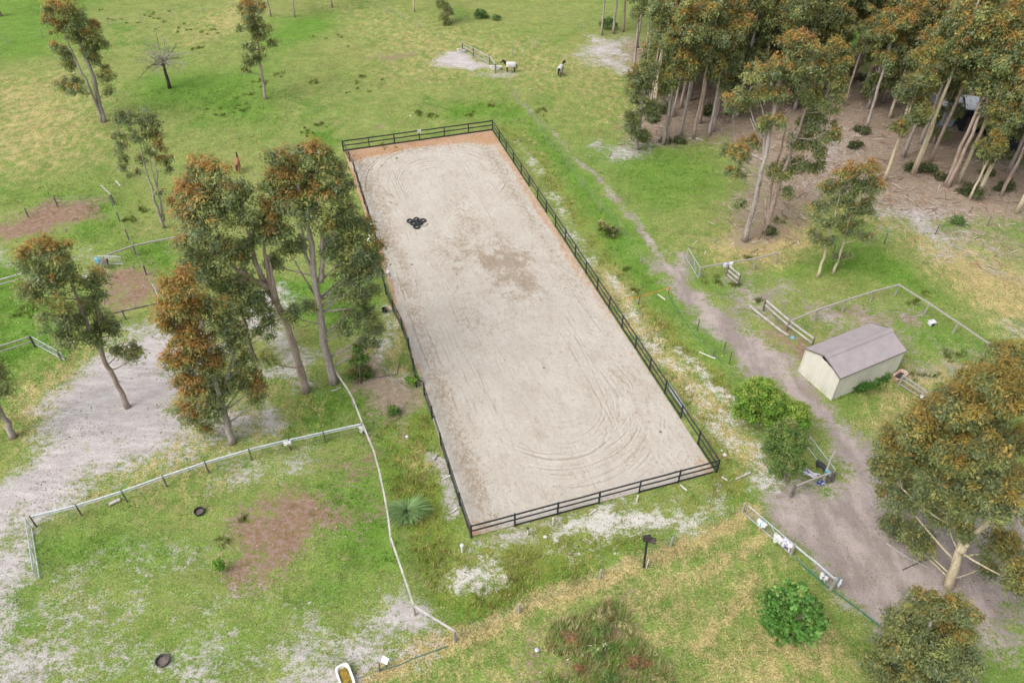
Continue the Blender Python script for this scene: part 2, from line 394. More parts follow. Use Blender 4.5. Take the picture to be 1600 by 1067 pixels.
# lush green
area('lush', .8, [(-40, 400), (30, 405), (60, 470), (120, 520), (105, 560), (-40, 600)], 1.5)
area('lush', .8, [(180, 375), (278, 372), (290, 450), (250, 440), (190, 410)], 1.2)
area('lush', .6, [(0, 300), (170, 280), (230, 320), (180, 400), (90, 370), (150, 330)], 2)
area('lush', .95, [(440, 445), (600, 440), (598, 500), (530, 530), (450, 490)], 1)
area('lush', .95, [(440, 620), (500, 600), (560, 620), (568, 655), (420, 690)], 1)
area('lush', .7, [(55, 835), (200, 810), (300, 850), (260, 900), (60, 905)], 1.5)
area('lush', .75, [(480, 770), (590, 690), (625, 860), (600, 910), (480, 890)], 1.3)
area('lush', .8, [(575, 650), (690, 640), (728, 840), (650, 900), (600, 780)], 1)
area('lush', .8, [(780, 190), (832, 185), (960, 320), (1135, 560), (1100, 560), (900, 320)], 1.5)
area('lush', .8, [(920, 300), (1000, 380), (1040, 440), (1060, 500), (1010, 480), (940, 380)], 1)
area('lush', .6, [(920, 220), (1090, 225), (1160, 300), (1000, 340), (950, 280)], 2)
area('lush', .75, [(1060, 420), (1110, 440), (1180, 470), (1250, 400), (1340, 370), (1420, 400), (1470, 470), (1300, 430), (1210, 440)], 1.5)
area('lush', .7, [(1400, 450), (1540, 540), (1480, 620), (1400, 520)], 2)
area('lush', .6, [(1270, 600), (1420, 600), (1440, 640), (1320, 690)], 1.5)
area('lush', 1.0, [(650, 945), (712, 915), (850, 878), (900, 858), (1000, 848), (1160, 770), (1185, 785), (1060, 838), (900, 902), (730, 978)], .9)
area('lush', .6, [(1050, 1090), (1180, 900), (1250, 880), (1300, 940), (1200, 960)], 2.5)
area('lush', .8, [(1310, 970), (1345, 990), (1360, 1030), (1320, 1000)], 1)
area('lush', .7, [(1540, 1010), (1640, 1000), (1640, 1090), (1530, 1090)], 1.5)
area('lush', .7, [(-50, -20), (170, -20), (110, 80), (-50, 110)], 4)
area('lush', .75, [(205, 125), (290, 115), (420, 105), (420, 195), (330, 190), (220, 170)], 3)
area('lush', .75, [(415, 35), (530, 18), (500, 60), (420, 85)], 2)
area('lush', .85, [(485, 212), (530, 205), (532, 240), (480, 240)], 1)
area('lush', .8, [(700, 160), (830, 160), (840, 188), (700, 186)], 1.5)
strip('lush', .6, [(690, 60), (720, 85), (760, 125), (800, 165), (840, 200)], 1.5, 1.5)
strip('lush', .6, [(790, 90), (850, 72), (905, 45)], 1.5, 1.5)
area('lush', 1.0, [(1150, -60), (1700, -60), (1700, 110), (1400, 75), (1240, 60)], 3)
area('lush', .55, [(60, 1000), (480, 900), (600, 930), (330, 1090), (100, 1090)], 4)
# rank olive grass
area('olive', .62, [(640, 860), (735, 850), (900, 810), (1130, 745), (1190, 765), (1000, 855), (720, 978), (650, 940)], 1.2)
area('olive', .6, [(600, 660), (690, 640), (735, 850), (690, 900), (620, 840)], 1)
strip('olive', .95, [(1008, 488), (1040, 515), (1070, 550), (1130, 605), (1165, 650)], 1.3, .8)
strip('olive', .6, [(790, 200), (835, 250), (900, 335), (990, 465)], 2.4, 1.5)
strip('olive', .6, [(1000, 500), (1050, 570), (1100, 640), (1135, 715)], 2.0, 1.2)
area('olive', .55, [(1120, 715), (1190, 760), (1160, 800), (1080, 790)], 1)
area('olive', .6, [(545, 250), (575, 330), (600, 430), (625, 500), (600, 480), (560, 330)], .8)

PX, PY = PX0, PY0
# shallow relief outside the arena
sdA = np.minimum(np.minimum((PX - AR_O[0]) * AE1[0] + (PY - AR_O[1]) * AE1[1] + 1.2, AR_W + 1.2 - ((PX - AR_O[0]) * AE1[0] + (PY - AR_O[1]) * AE1[1])),
                 np.minimum((PX - AR_O[0]) * AE2[0] + (PY - AR_O[1]) * AE2[1] + 1.2, AR_L + 1.2 - ((PX - AR_O[0]) * AE2[0] + (PY - AR_O[1]) * AE2[1])))
GZ = (lattice_noise(PX, PY, 9, 1) - .5) * .12 + (lattice_noise(PX, PY, 2.6, 2) - .5) * .09 + (lattice_noise(PX, PY, 0.9, 3) - .5) * .05
GZ -= MASK['dirt'] * .03
GZ = GZ * np.clip(-sdA / 1.5, 0, 1) - np.clip(sdA / 1.0 + .5, 0, 1) * 0.05
far = (np.abs(PX) > 130) | (PY > 190) | (PY < 10); GZ[far] = 0
ins = sdA > 1.2
for k in MASK: MASK[k][ins] *= 0.2
iy, ix = np.meshgrid(np.arange(NGY - 1), np.arange(NGX - 1), indexing='ij'); b0 = (iy * NGX + ix).ravel()
gme = np_mesh('ground', np.stack([PX, PY, GZ], 1), np.stack([b0, b0 + 1, b0 + NGX + 1, b0 + NGX], 1), 4, smooth=True)
for nm, ks in (('soil_a', ('sand', 'litter', 'dry', 'lush')), ('soil_b', ('white', 'mulch', 'olive', 'dirt'))):
    at = gme.attributes.new(nm, 'FLOAT_COLOR', 'POINT')
    at.data.foreach_set('color', np.stack([MASK[k] for k in ks], 1).astype(np.float32).ravel())
def mask_at(k, x, y):
    xi = np.clip(np.searchsorted(gx, x), 0, NGX - 1); yi = np.clip(np.searchsorted(gy, y), 0, NGY - 1)
    return MASK[k][yi * NGX + xi]
def ground_z(x, y):
    xi = np.clip(np.searchsorted(gx, x), 0, NGX - 1); yi = np.clip(np.searchsorted(gy, y), 0, NGY - 1)
    return GZ[yi * NGX + xi]

def ground_material():
    t = NT('paddock', 0.95, 0.08)
    def attr(n):
        a = t.n('ShaderNodeAttribute', attribute_name=n); sp = t.n('ShaderNodeSeparateColor'); t.l(a.outputs['Color'], sp.inputs[0])
        return sp.outputs[0], sp.outputs[1], sp.outputs[2], a.outputs['Alpha']
    sand, litter, dry, lush = attr('soil_a'); white, mulch, olive, dirt = attr('soil_b')
    nA = t.noise(0.045, 3, 0.5); nB = t.noise(0.33, 6, 0.62); nC = t.noise(1.7, 7, 0.66, stretch=(1.0, 1.5, 1, .6)); nD = t.noise(9.0, 4, 0.7); nE = t.noise(0.9, 8, 0.7, stretch=(1.3, .8, 1, .4))
    nF = t.noise(26.0, 3, 0.7)
    brk = t.math('ADD', t.math('MULTIPLY', nB, .35), t.math('ADD', t.math('MULTIPLY', nC, .40), t.math('MULTIPLY', nD, .25)))
    brk2 = t.math('ADD', t.math('MULTIPLY', nE, .65), t.math('MULTIPLY', nD, .35))
    def w(m, k=2.2, soft=.07, b=brk):
        x = t.math('ADD', m, t.math('MULTIPLY', t.math('SUBTRACT', b, .5), k))
        x = t.math('MULTIPLY', t.ramp(x, .5 - soft, .5 + soft), t.ramp(m, .02, .2)); return x
    fine = t.ramp(t.math('ADD', t.math('MULTIPLY', nD, .6), t.math('MULTIPLY', nF, .4)), .36, .64)
    two = lambda a, b: t.mix(fine, a, b)
    # base pasture: short grass, green to straw
    c = t.mix(t.ramp(brk2, .40, .62), two(A(0.093, 0.158, 0.028), A(0.162, 0.229, 0.057)), two(A(0.151, 0.174, 0.048), A(0.253, 0.256, 0.092)))
    c = t.mix(t.math('MULTIPLY', t.ramp(nA, .45, .65), .40), c, two(A(0.172, 0.177, 0.054), A(0.283, 0.264, 0.101)))
    c = t.mix(t.math('MULTIPLY', t.ramp(t.noise(.13, 4, .6), .56, .66), .6), c, two(A(0.056, 0.127, 0.017), A(0.106, 0.203, 0.032)))
    c = t.mix(t.math('MULTIPLY', t.ramp(t.noise(.75, 7, .72, stretch=(1, 1.6, 1, .5)), .50, .64), .5), c, two(A(0.202, 0.188, 0.078), A(0.303, 0.259, 0.134)))
    c = t.mix(t.math('MULTIPLY', t.ramp(t.noise(1.15, 7, .7), .54, .68), .55), c, two(A(0.053, 0.116, 0.014), A(0.101, 0.193, 0.032)))
    c = t.mix(t.math('MULTIPLY', w(lush, 3.2, .42, brk2), .9), c, two(A(0.051, 0.127, 0.012), A(0.126, 0.238, 0.033)))
    c = t.mix(t.math('MULTIPLY', w(olive, 3.2, .35, brk2), .85), c, two(A(0.096, 0.127, 0.017), A(0.217, 0.218, 0.051)))
    c = t.mix(t.math('MULTIPLY', w(dry, 3.2, .35, brk2), .92), c, two(A(0.253, 0.198, 0.078), A(0.465, 0.365, 0.185)))
    gn = t.math('ADD', t.math('MULTIPLY', t.noise(4.5, 5, .75), .55), t.math('MULTIPLY', t.noise(15, 3, .7), .45))
    g1 = t.ramp(gn, .34, .66, .60, 1.40, smooth=False); g2 = t.ramp(t.noise(.42, 6, .7), .3, .7, .82, 1.18, smooth=False)
    c = t.mix(1.0, c, t.math('MULTIPLY', g1, g2), 'MULTIPLY')
    c = t.mix(w(mulch, 4.2, .25), c, t.mix(t.ramp(nC, .38, .62), two(A(.115, .058, .036), A(.255, .150, .095)), two(A(.17, .115, .09), A(.30, .225, .175))))
    c = t.mix(w(litter, 3.5, .3), c, t.mix(t.ramp(nC, .35, .65), two(A(0.162, 0.120, 0.087), A(0.281, 0.224, 0.170)), two(A(0.231, 0.169, 0.125), A(0.341, 0.273, 0.212))))
    c = t.mix(w(dirt, 4.2, .28), c, t.mix(t.ramp(t.noise(.28, 7, .68, stretch=(1.7, .7, 1, .5)), .38, .62), two(A(0.190, 0.154, 0.140), A(0.254, 0.212, 0.198)), two(A(0.290, 0.240, 0.222), A(0.370, 0.314, 0.295))))
    c = t.mix(w(sand, 4.2, .32), c, t.mix(t.ramp(t.noise(.55, 7, .7, stretch=(.55, 2.2, 1, .75)), .38, .62), two(A(0.290, 0.258, 0.250), A(0.379, 0.347, 0.338)), two(A(0.379, 0.343, 0.338), A(0.459, 0.428, 0.419))))
    c = t.mix(w(white, 4.6, .28), c, two(A(0.396, 0.367, 0.331), A(0.504, 0.482, 0.454)))
    c = t.mix(1.0, c, t.ramp(t.noise(.8, 7, .7, stretch=(.6, 1.8, 1, .7)), .3, .7, .90, 1.10, smooth=False), 'MULTIPLY')
    t.col(c)
    t.bump(t.math('ADD', t.math('MULTIPLY', nC, .5), nD), .7, .10)
    return t.m
ground = link('ground', gme, ground_material()); tag(ground, kind='structure')

# ------------------------------------------------------------------ arena surface: raked sand with riding tracks
AD = 0.085
au = np.arange(0.06, AR_W - 0.05, AD); av = np.arange(0.06, AR_L - .05, AD); AU, AV = np.meshgrid(au, av); U, Vv = AU.ravel(), AV.ravel()
groove = np.zeros(len(U)); rr = random.Random(5)
def carve(d, w, depth, m=None):
    global groove
    g = np.exp(-(d / w) ** 2) - .55 * np.exp(-((np.abs(d) - 2.0 * w) / w) ** 2)
    groove += g * depth if m is None else g * depth * m
brkn = np.clip(lattice_noise(U, Vv, 1.7, 61) * 1.9 - .25, 0, 1)
for k in range(420):                                       # arcs ridden at both ends and down the long sides
    e = rr.random()
    if e < .74:
        near = rr.random() < .5
        R = rr.uniform(4.2, 9.4) if rr.random() < .85 else rr.uniform(2.5, 4.2); cx = (10.6 if near else 10) + rr.gauss(0, .35); cy = (10.8 + rr.gauss(0, .8)) if near else AR_L - 10.3 + rr.gauss(0, .7)
        ex = rr.uniform(.9, 1.15); dx, dy = (U - cx), (Vv - cy) / ex
        d = np.hypot(dx, dy) - R; ang = np.arctan2(dy, dx); a0 = (rr.gauss(-.9, .9) if near else rr.gauss(1.5, 1.0)); span = rr.uniform(.25, 1.0)
        m = np.clip((span - np.abs((ang - a0 + math.pi) % (2 * math.pi) - math.pi)) * 3, 0, 1)
    else:
        u0 = rr.choice([rr.uniform(1, 6), rr.uniform(13, 19), rr.uniform(2, 18)]); sl = rr.gauss(0, .04); v0 = rr.uniform(5, 56); ln = rr.uniform(4, 14)
        d = U - u0 - sl * (Vv - v0) - .3 * np.sin(Vv * .2 + k); m = np.clip((ln - np.abs(Vv - v0)) * .5, 0, 1)
    carve(d, rr.uniform(.05, .10), rr.uniform(.15, .5) if rr.random() < .9 else rr.uniform(.6, 1.0), m * brkn * (1.7 if (e < .74 and not near) else 1.0))
hoof = lattice_noise(U, Vv, .30, 11) * .6 + lattice_noise(U, Vv, .16, 12) * .4
edge = np.minimum(np.minimum(U, AR_W - U), np.minimum(Vv, AR_L - Vv))
cornr = lambda cu, cv, r: np.clip(1 - np.hypot(U - cu, Vv - cv) / r, 0, 1)
sm = lambda x: np.clip(x, 0, 1) ** 2 * (3 - 2 * np.clip(x, 0, 1))
big = lattice_noise(U, Vv, 2.2, 21)
mul = np.zeros(len(U))
mul = np.maximum(mul, sm((2.4 + big * 1.4 - (AR_L - Vv)) / 1.8) * .95)
mul = np.maximum(mul, sm((1.35 + big * .8 - (AR_W - U)) / 1.1) * .62 * np.clip(.45 + Vv / 60, 0, 1))
mul = np.maximum(mul, sm((.75 + big * .7 - U) / .9) * .75 * np.clip(.25 + Vv / 40, 0, 1))
mul = np.maximum(mul, sm((.6 + big * .9 - Vv) / .9) * .35)
for cu, cv, r, s in ((0, AR_L, 5.5, 1.6), (AR_W, AR_L, 6.5, 1.7), (AR_W, 0, 4.5, .75), (0, 0, 3.5, .8)): mul = np.maximum(mul, np.clip(cornr(cu, cv, r) * s, 0, 1))
speck = np.zeros(len(U))
speck = np.maximum(speck, 2.1 * np.exp(-((U - 11.6 + (Vv - 31) * .25) / 4.6) ** 2 - ((Vv - 31.5) / 7.5) ** 2) * np.clip(lattice_noise(U, Vv, 2.4, 91) * .9 + lattice_noise(U, Vv, .9, 92) * .7 - .28, 0, 1))              # the dirty middle
speck = np.maximum(speck, .8 * np.exp(-((edge - 2.2) / 1.3) ** 2) * np.clip(Vv / 50 + .2, 0, 1))
speck = np.maximum(speck, .75 * np.exp(-((U - 11) / 2.6) ** 2 - ((Vv - 40) / 8) ** 2))
speck = np.maximum(speck, .55 * np.exp(-((U - 7) / 3) ** 2 - ((Vv - 24) / 9) ** 2))
for cy_, rmx in ((52.0, 9.3), (10.5, 9.0)):                # debris thrown to the outside of the ridden circles
    rr2 = np.hypot(U - 10, (Vv - cy_) / 1.05); band = np.clip(np.cos((rr2 + .35 * lattice_noise(U, Vv, 3, 71)) * 5.2) * .8 + .2, 0, 1) * np.exp(-((rr2 - 7.6) / 1.7) ** 2) * (.35 + lattice_noise(U, Vv, 2.5, 72))
    speck = np.maximum(speck, band * (.95 if cy_ > 30 else .65) * ((Vv > cy_) | (np.abs(U - 10) > 6) if cy_ > 30 else (Vv < cy_ + 3)))
speck = np.maximum(speck, .8 * np.exp(-((U - 1.6) / 1.2) ** 2) * (.5 + lattice_noise(U, Vv, 2, 95))); speck = np.maximum(speck, .16 + .2 * lattice_noise(U, Vv, 3.5, 77))
az = 0.004 + hoof * .045 - groove * .030 - .01 * (1 - np.clip(edge / .4, 0, 1))
na, nb = len(au), len(av); jy, jx = np.meshgrid(np.arange(nb - 1), np.arange(na - 1), indexing='ij'); b1 = (jy * na + jx).ravel()
ame = np_mesh('arena_surface', np.stack([U, Vv, az], 1), np.stack([b1, b1 + 1, b1 + na + 1, b1 + na], 1), 4, smooth=True)
at = ame.attributes.new('soil', 'FLOAT_COLOR', 'POINT')
at.data.foreach_set('color', np.stack([mul, speck, np.clip(groove * .5 + .5, 0, 1), np.ones(len(U))], 1).astype(np.float32).ravel())
def arena_material():
    t = NT('arena_sand', 0.95, 0.08)
    a = t.n('ShaderNodeAttribute', attribute_name='soil'); sp = t.n('ShaderNodeSeparateColor'); t.l(a.outputs['Color'], sp.inputs[0])
    mu, spk, gr = sp.outputs
    o = t.obj()
    n1 = t.noise(.30, 5, .6, vec=o); n2 = t.noise(2.6, 6, .68, vec=o, stretch=(1, .7, 1)); n3 = t.noise(11, 4, .7, vec=o); n4 = t.noise(30, 2, .6, vec=o)
    c = t.mix(t.ramp(n1, .35, .65), A(.362, .328, .280), A(.408, .374, .328))
    c = t.mix(t.ramp(t.math('ADD', t.math('MULTIPLY', n3, .6), t.math('MULTIPLY', n4, .4)), .3, .7), t.mix(.14, c, A(.23, .20, .17)), t.mix(.18, c, A(.46, .44, .415)))
    c = t.mix(t.math('MULTIPLY', t.ramp(gr, .52, .82), .50), c, A(.225, .18, .125)); c = t.mix(t.math('MULTIPLY', t.ramp(gr, .47, .2), .25), c, A(.46, .44, .41)); c = t.mix(t.math('MULTIPLY', t.ramp(t.noise(.7, 7, .68, vec=o, stretch=(1.5, .6, 1)), .48, .66), .34), c, A(.28, .235, .185))
    # droppings and leaf crumbs trodden in
    k = t.math('ADD', t.math('MULTIPLY', n2, .5), t.math('MULTIPLY', n3, .5))
    thr = t.math('SUBTRACT', .615, t.math('MULTIPLY', spk, .155))
    c = t.mix(t.math('MULTIPLY', t.ramp(t.math('SUBTRACT', k, thr), -.02, .05), .62), c, t.mix(t.ramp(n4, .4, .6), A(.15, .105, .06), A(.25, .18, .115)))
    m = t.ramp(t.math('ADD', mu, t.math('MULTIPLY', t.math('SUBTRACT', k, .5), 2.2)), .46, .66)
    m = t.math('MULTIPLY', m, t.ramp(mu, .02, .15))
    c = t.mix(t.math('MULTIPLY', m, .85), c, t.mix(t.ramp(n3, .36, .62), A(.26, .125, .058), t.mix(t.ramp(n1, .4, .6), A(.40, .25, .12), A(.42, .28, .19))))
    c = t.mix(1.0, c, t.ramp(t.math('ADD', t.math('MULTIPLY', t.noise(3.2, 6, .75, vec=o), .6), t.math('MULTIPLY', n4, .4)), .34, .66, .86, 1.12, smooth=False), 'MULTIPLY')
    t.col(c); t.bump(t.math('ADD', n3, t.math('MULTIPLY', n2, .6)), .8, .05)
    return t.m
arena = link('arena_surface', ame, arena_material()); tag(arena, kind='structure')
arena.location = (AR_O[0], AR_O[1], 0); arena.rotation_euler = (0, 0, AR_YAW)
# ------------------------------------------------------------------ grass and crumbs nobody could count
def inframe(x, y, m=60):                                   # inside the surveyed field (plus margin)
    z = -CAM_H; d = y * _c - z * _s; up = y * _s + z * _c
    X = F_PX * x / d; Y = -F_PX * up / d; return (np.abs(X) < 800 + m) & (np.abs(Y) < 533 + m)
def inarena(x, y, m=0.2):
    u = (x - AR_O[0]) * AE1[0] + (y - AR_O[1]) * AE1[1]; v = (x - AR_O[0]) * AE2[0] + (y - AR_O[1]) * AE2[1]
    return (u > -m) & (u < AR_W + m) & (v > -m) & (v < AR_L + m)
def scatter(n, seed, ymax=150):
    r = np.random.RandomState(seed); y = r.uniform(18, ymax, n * 3); x = r.uniform(-1, 1, n * 3) * (22 + y * .62 + 8)
    k = inframe(x, y) & ~inarena(x, y); return x[k], y[k], r
M_GRASS = None
def tint_material(name, rough=.7, trans=.25, spec=.15, tboost=1.0):
    t = NT(name, rough, spec); a = t.n('ShaderNodeAttribute', attribute_name='tint'); t.col(a.outputs['Color'])
    if trans:
        tr = t.n('ShaderNodeBsdfTranslucent'); t.l(t.mix(1.0, a.outputs['Color'], (tboost, tboost, tboost * .8, 1), 'MULTIPLY'), tr.inputs['Color']); mx = t.n('ShaderNodeMixShader'); mx.inputs[0].default_value = trans
        out = t.t.nodes['Material Output']; t.l(t.b.outputs[0], mx.inputs[1]); t.l(tr.outputs[0], mx.inputs[2]); t.l(mx.outputs[0], out.inputs['Surface'])
    return t.m
M_GRASS = tint_material('grass_blades', .75, .35, .1)
def tufts(name, x, y, r, hmin, hmax, spread, nb, width, cols, lean=.55):
    n = len(x)
    if n == 0: return
    h = r.uniform(hmin, hmax, n)
    bx = np.repeat(x, nb) + r.normal(0, spread, n * nb); by = np.repeat(y, nb) + r.normal(0, spread, n * nb); hh = np.repeat(h, nb) * r.uniform(.6, 1.1, n * nb)
    gz = ground_z(bx, by) - .02; a = r.uniform(0, 2 * np.pi, n * nb); l = hh * r.uniform(.15, lean, n * nb)
    tx, ty = np.cos(a), np.sin(a); wx, wy = -ty * width * .5, tx * width * .5
    tw = r.normal(0, .6, n * nb); wx, wy = wx * np.cos(tw) - wy * np.sin(tw), wx * np.sin(tw) + wy * np.cos(tw)
    v = np.stack([np.stack([bx - wx, by - wy, gz], 1), np.stack([bx + wx, by + wy, gz], 1),
                  np.stack([bx + tx * l, by + ty * l, gz + hh], 1)], 1)
    c = cols[r.randint(0, len(cols), n)]; c = np.repeat(c, nb, 0) * r.uniform(.75, 1.25, (n * nb, 1)); c = np.concatenate([c, np.ones((n * nb, 1))], 1)
    me = np_mesh(name, v.reshape(-1, 3), np.arange(n * nb * 3), 3, face_cols=c)
    return tag(link(name, me, M_GRASS), kind='stuff')
C_ = lambda *a: np.array(a, dtype=float)
GREENS = C_((.11, .24, .033), (.15, .29, .055), (.18, .31, .075), (.21, .29, .07)); OLIVES = C_((.21, .27, .045), (.30, .30, .08), (.38, .35, .14), (.18, .27, .05), (.48, .40, .20))
STRAWS = C_((.34, .27, .12), (.28, .22, .10), (.20, .19, .07), (.40, .32, .17)); PAST = C_((.13, .20, .05), (.19, .23, .075), (.27, .26, .11), (.10, .18, .038))
x, y, r = scatter(130000, 31, 110); m = np.maximum(mask_at('lush', x, y) * .7, mask_at('olive', x, y) * 1.0); bare = np.maximum.reduce([mask_at(k, x, y) for k in ('sand', 'white', 'dirt')])
k = r.rand(len(x)) < np.clip((m - bare * 1.1) * (lattice_noise(x, y, 1.6, 4) * 1.6 - .15), 0, 1) * .75
ol = mask_at('olive', x, y) > .35
tufts('tall_grass', x[k & ol], y[k & ol], r, .15, .55, .12, 6, .06, OLIVES)
tufts('lush_grass', x[k & ~ol], y[k & ~ol], r, .08, .28, .12, 5, .06, GREENS)
x, y, r = scatter(70000, 32, 75); d_ = mask_at('dry', x, y); bare = np.maximum.reduce([mask_at(k, x, y) for k in ('sand', 'white', 'dirt', 'litter')])
k = r.rand(len(x)) < d_ * .6 * (1 - np.clip(bare * 1.2, 0, 1)); tufts('dry_grass', x[k], y[k], r, .05, .20, .12, 4, .05, STRAWS, .9)
x, y, r = scatter(150000, 33, 130); bare = np.maximum.reduce([mask_at(k, x, y) for k in ('sand', 'white', 'dirt', 'litter', 'mulch')])
k = r.rand(len(x)) < (1 - np.clip(bare * 1.25, 0, 1)) * (lattice_noise(x, y, 2.4, 6) * 1.1 - .15) * .55; tufts('short_grass', x[k], y[k], r, .04, .14, .14, 4, .06, PAST, .9)
# rushy dark tussocks standing out in the far paddock, each hand-set patch many stems
r = np.random.RandomState(34); cx_, cy_ = [], []
for px, py, n_, sp in [(410, 130, 8, 14), (495, 128, 5, 8), (437, 117, 4, 8), (330, 50, 6, 20), (310, 75, 6, 10), (520, 60, 5, 30), (560, 125, 6, 40), (655, 178, 7, 12), (675, 182, 6, 8), (502, 195, 5, 8), (482, 208, 6, 10), (566, 120, 4, 6), (765, 165, 4, 4), (730, 180, 5, 8), (160, 30, 8, 40), (250, 27, 8, 20), (285, 43, 5, 20), (380, 150, 6, 20), (345, 180, 6, 14), (375, 172, 7, 12), (1040, 150, 5, 30), (1180, 470, 4, 8), (1120, 440, 6, 12), (990, 455, 4, 6), (978, 422, 4, 5), (1145, 445, 5, 8), (1215, 345, 5, 10), (1165, 405, 4, 8), (345, 850, 3, 14), (380, 812, 3, 10), (1430, 470, 8, 20), (1490, 560, 10, 24), (1450, 590, 8, 20), (850, 175, 6, 20), (605, 235, 5, 30), (40, 490, 8, 25), (60, 470, 6, 20), (195, 345, 6, 12), (220, 330, 5, 10)]:
    for k in range(n_):
        g = G(px + r.normal(0, sp * .6), py + r.normal(0, sp * .25)); cx_.append(g[0]); cy_.append(g[1])
cx_, cy_ = np.repeat(np.array(cx_), 5), np.repeat(np.array(cy_), 5); cx_ = cx_ + r.normal(0, .16, len(cx_)); cy_ = cy_ + r.normal(0, .16, len(cy_))
tufts('rushes', cx_, cy_, r, .2, .5, .10, 8, .05, C_((.11, .15, .03), (.15, .18, .04), (.22, .22, .06), (.09, .13, .028)), .5)
def flakes(name, x, y, z, r, smin, smax, cols, mat, tilt=.25):
    n = len(x); s = r.uniform(smin, smax, n); a = r.uniform(0, 2 * np.pi, n); asp = r.uniform(.25, .6, n)
    ux, uy = np.cos(a) * s, np.sin(a) * s; vx, vy = -np.sin(a) * s * asp, np.cos(a) * s * asp
    tz = r.normal(0, tilt, (n, 2)) * s[:, None]; z = z + .012 + np.abs(tz).sum(1) * .5
    q = lambda su, sv: np.stack([x + ux * su + vx * sv, y + uy * su + vy * sv, z + tz[:, 0] * su + tz[:, 1] * sv], 1)
    v = np.stack([q(-.5, 0), q(0, -.5), q(.5, 0), q(0, .5)], 1)
    c = np.concatenate([cols[r.randint(0, len(cols), n)] * r.uniform(.8, 1.2, (n, 1)), np.ones((n, 1))], 1)
    return tag(link(name, np_mesh(name, v.reshape(-1, 3), np.arange(n * 4), 4, face_cols=c), mat), kind='stuff')
M_FLAKE = tint_material('dry_leaf', .8, .0, .1)
x, y, r = scatter(26000, 41, 125); k = r.rand(len(x)) < .10 + .7 * np.clip(mask_at('litter', x, y) + mask_at('mulch', x, y) * 1.0, 0, 1); x, y = x[k], y[k]
flakes('fallen_leaves', x, y, ground_z(x, y), r, .06, .19, C_((.40, .31, .22), (.34, .24, .15), (.24, .14, .09), (.44, .38, .31), (.28, .17, .10)), M_FLAKE)
x, y, r = scatter(30000, 42, 75); k = ((mask_at('sand', x, y) + mask_at('dirt', x, y) * .35 + mask_at('white', x, y)) * (lattice_noise(x, y, 2.2, 81) * 1.6 - .35) > r.rand(len(x)) * .9); x, y = x[k], y[k]
flakes('ground_crumbs', x, y, ground_z(x, y), r, .05, .16, C_((.12, .13, .05), (.17, .15, .08), (.10, .08, .06), (.22, .19, .10), (.14, .17, .05)), M_FLAKE)
r = np.random.RandomState(43); n = 60000; u = r.uniform(.1, AR_W - .1, n); v = r.uniform(.1, AR_L - .1, n)
ui = np.clip((u / AD).astype(int), 0, na - 1); vi = np.clip((v / AD).astype(int), 0, nb - 1); dens = speck[vi * na + ui] * .5 + mul[vi * na + ui] * .35
k = r.rand(n) < dens * np.clip(lattice_noise(u, v, 1.4, 14) * 2.2 - .45, 0, 1.4) * .8; u, v = u[k], v[k]
P = AR_O[None] + u[:, None] * AE1[None] + v[:, None] * AE2[None]
flakes('arena_crumbs', P[:, 0], P[:, 1], np.full(len(u), .022), r, .045, .14, C_((.13, .105, .055), (.22, .15, .09), (.12, .11, .06), (.32, .20, .11), (.18, .17, .08)), M_FLAKE)
x, y, r = scatter(22000, 45, 140); k = r.rand(len(x)) < np.clip(mask_at('litter', x, y) * 1.1, 0, 1) * .55; k &= y > 66; x, y = x[k], y[k]
def strips_():
    n = len(x); s = r.uniform(.3, 1.6, n); a = r.uniform(0, 6.28, n); w = r.uniform(.03, .10, n); z = ground_z(x, y) + .03
    ux, uy, vx, vy = np.cos(a) * s / 2, np.sin(a) * s / 2, -np.sin(a) * w / 2, np.cos(a) * w / 2
    v = np.stack([np.stack([x - ux - vx, y - uy - vy, z], 1), np.stack([x + ux - vx, y + uy - vy, z + .06], 1), np.stack([x + ux + vx, y + uy + vy, z + .08], 1), np.stack([x - ux + vx, y - uy + vy, z + .02], 1)], 1)
    pal = C_((.34, .27, .22), (.22, .15, .11), (.45, .38, .31), (.15, .10, .075), (.30, .17, .11)); c = np.concatenate([pal[r.randint(0, 5, n)], np.ones((n, 1))], 1)
    tag(link('bark_litter', np_mesh('bark_litter', v.reshape(-1, 3), np.arange(n * 4), 4, face_cols=c), M_FLAKE), kind='stuff')
strips_()
Pw = [tuple(G(*p)[:2]) for p in [(868, 985), (905, 955), (955, 938), (985, 965), (1005, 1000), (1035, 1030), (1050, 1075), (870, 1075), (855, 1030)]]
x, y, r = scatter(90000, 46, 34); k = poly_sd(Pw, x + (lattice_noise(x, y, 1.1, 93) - .5) * 1.5, y)[:] > 0; k &= r.rand(len(x)) < np.clip(lattice_noise(x, y, .8, 94) * 1.5 - .2, 0, 1); x, y = x[k], y[k]
tufts('weed_tangle', x, y, r, .15, .75, .10, 6, .05, C_((.28, .42, .10), (.22, .38, .07), (.52, .46, .24), (.42, .28, .16), (.36, .42, .14), (.66, .60, .40), (.24, .40, .09)), .6)
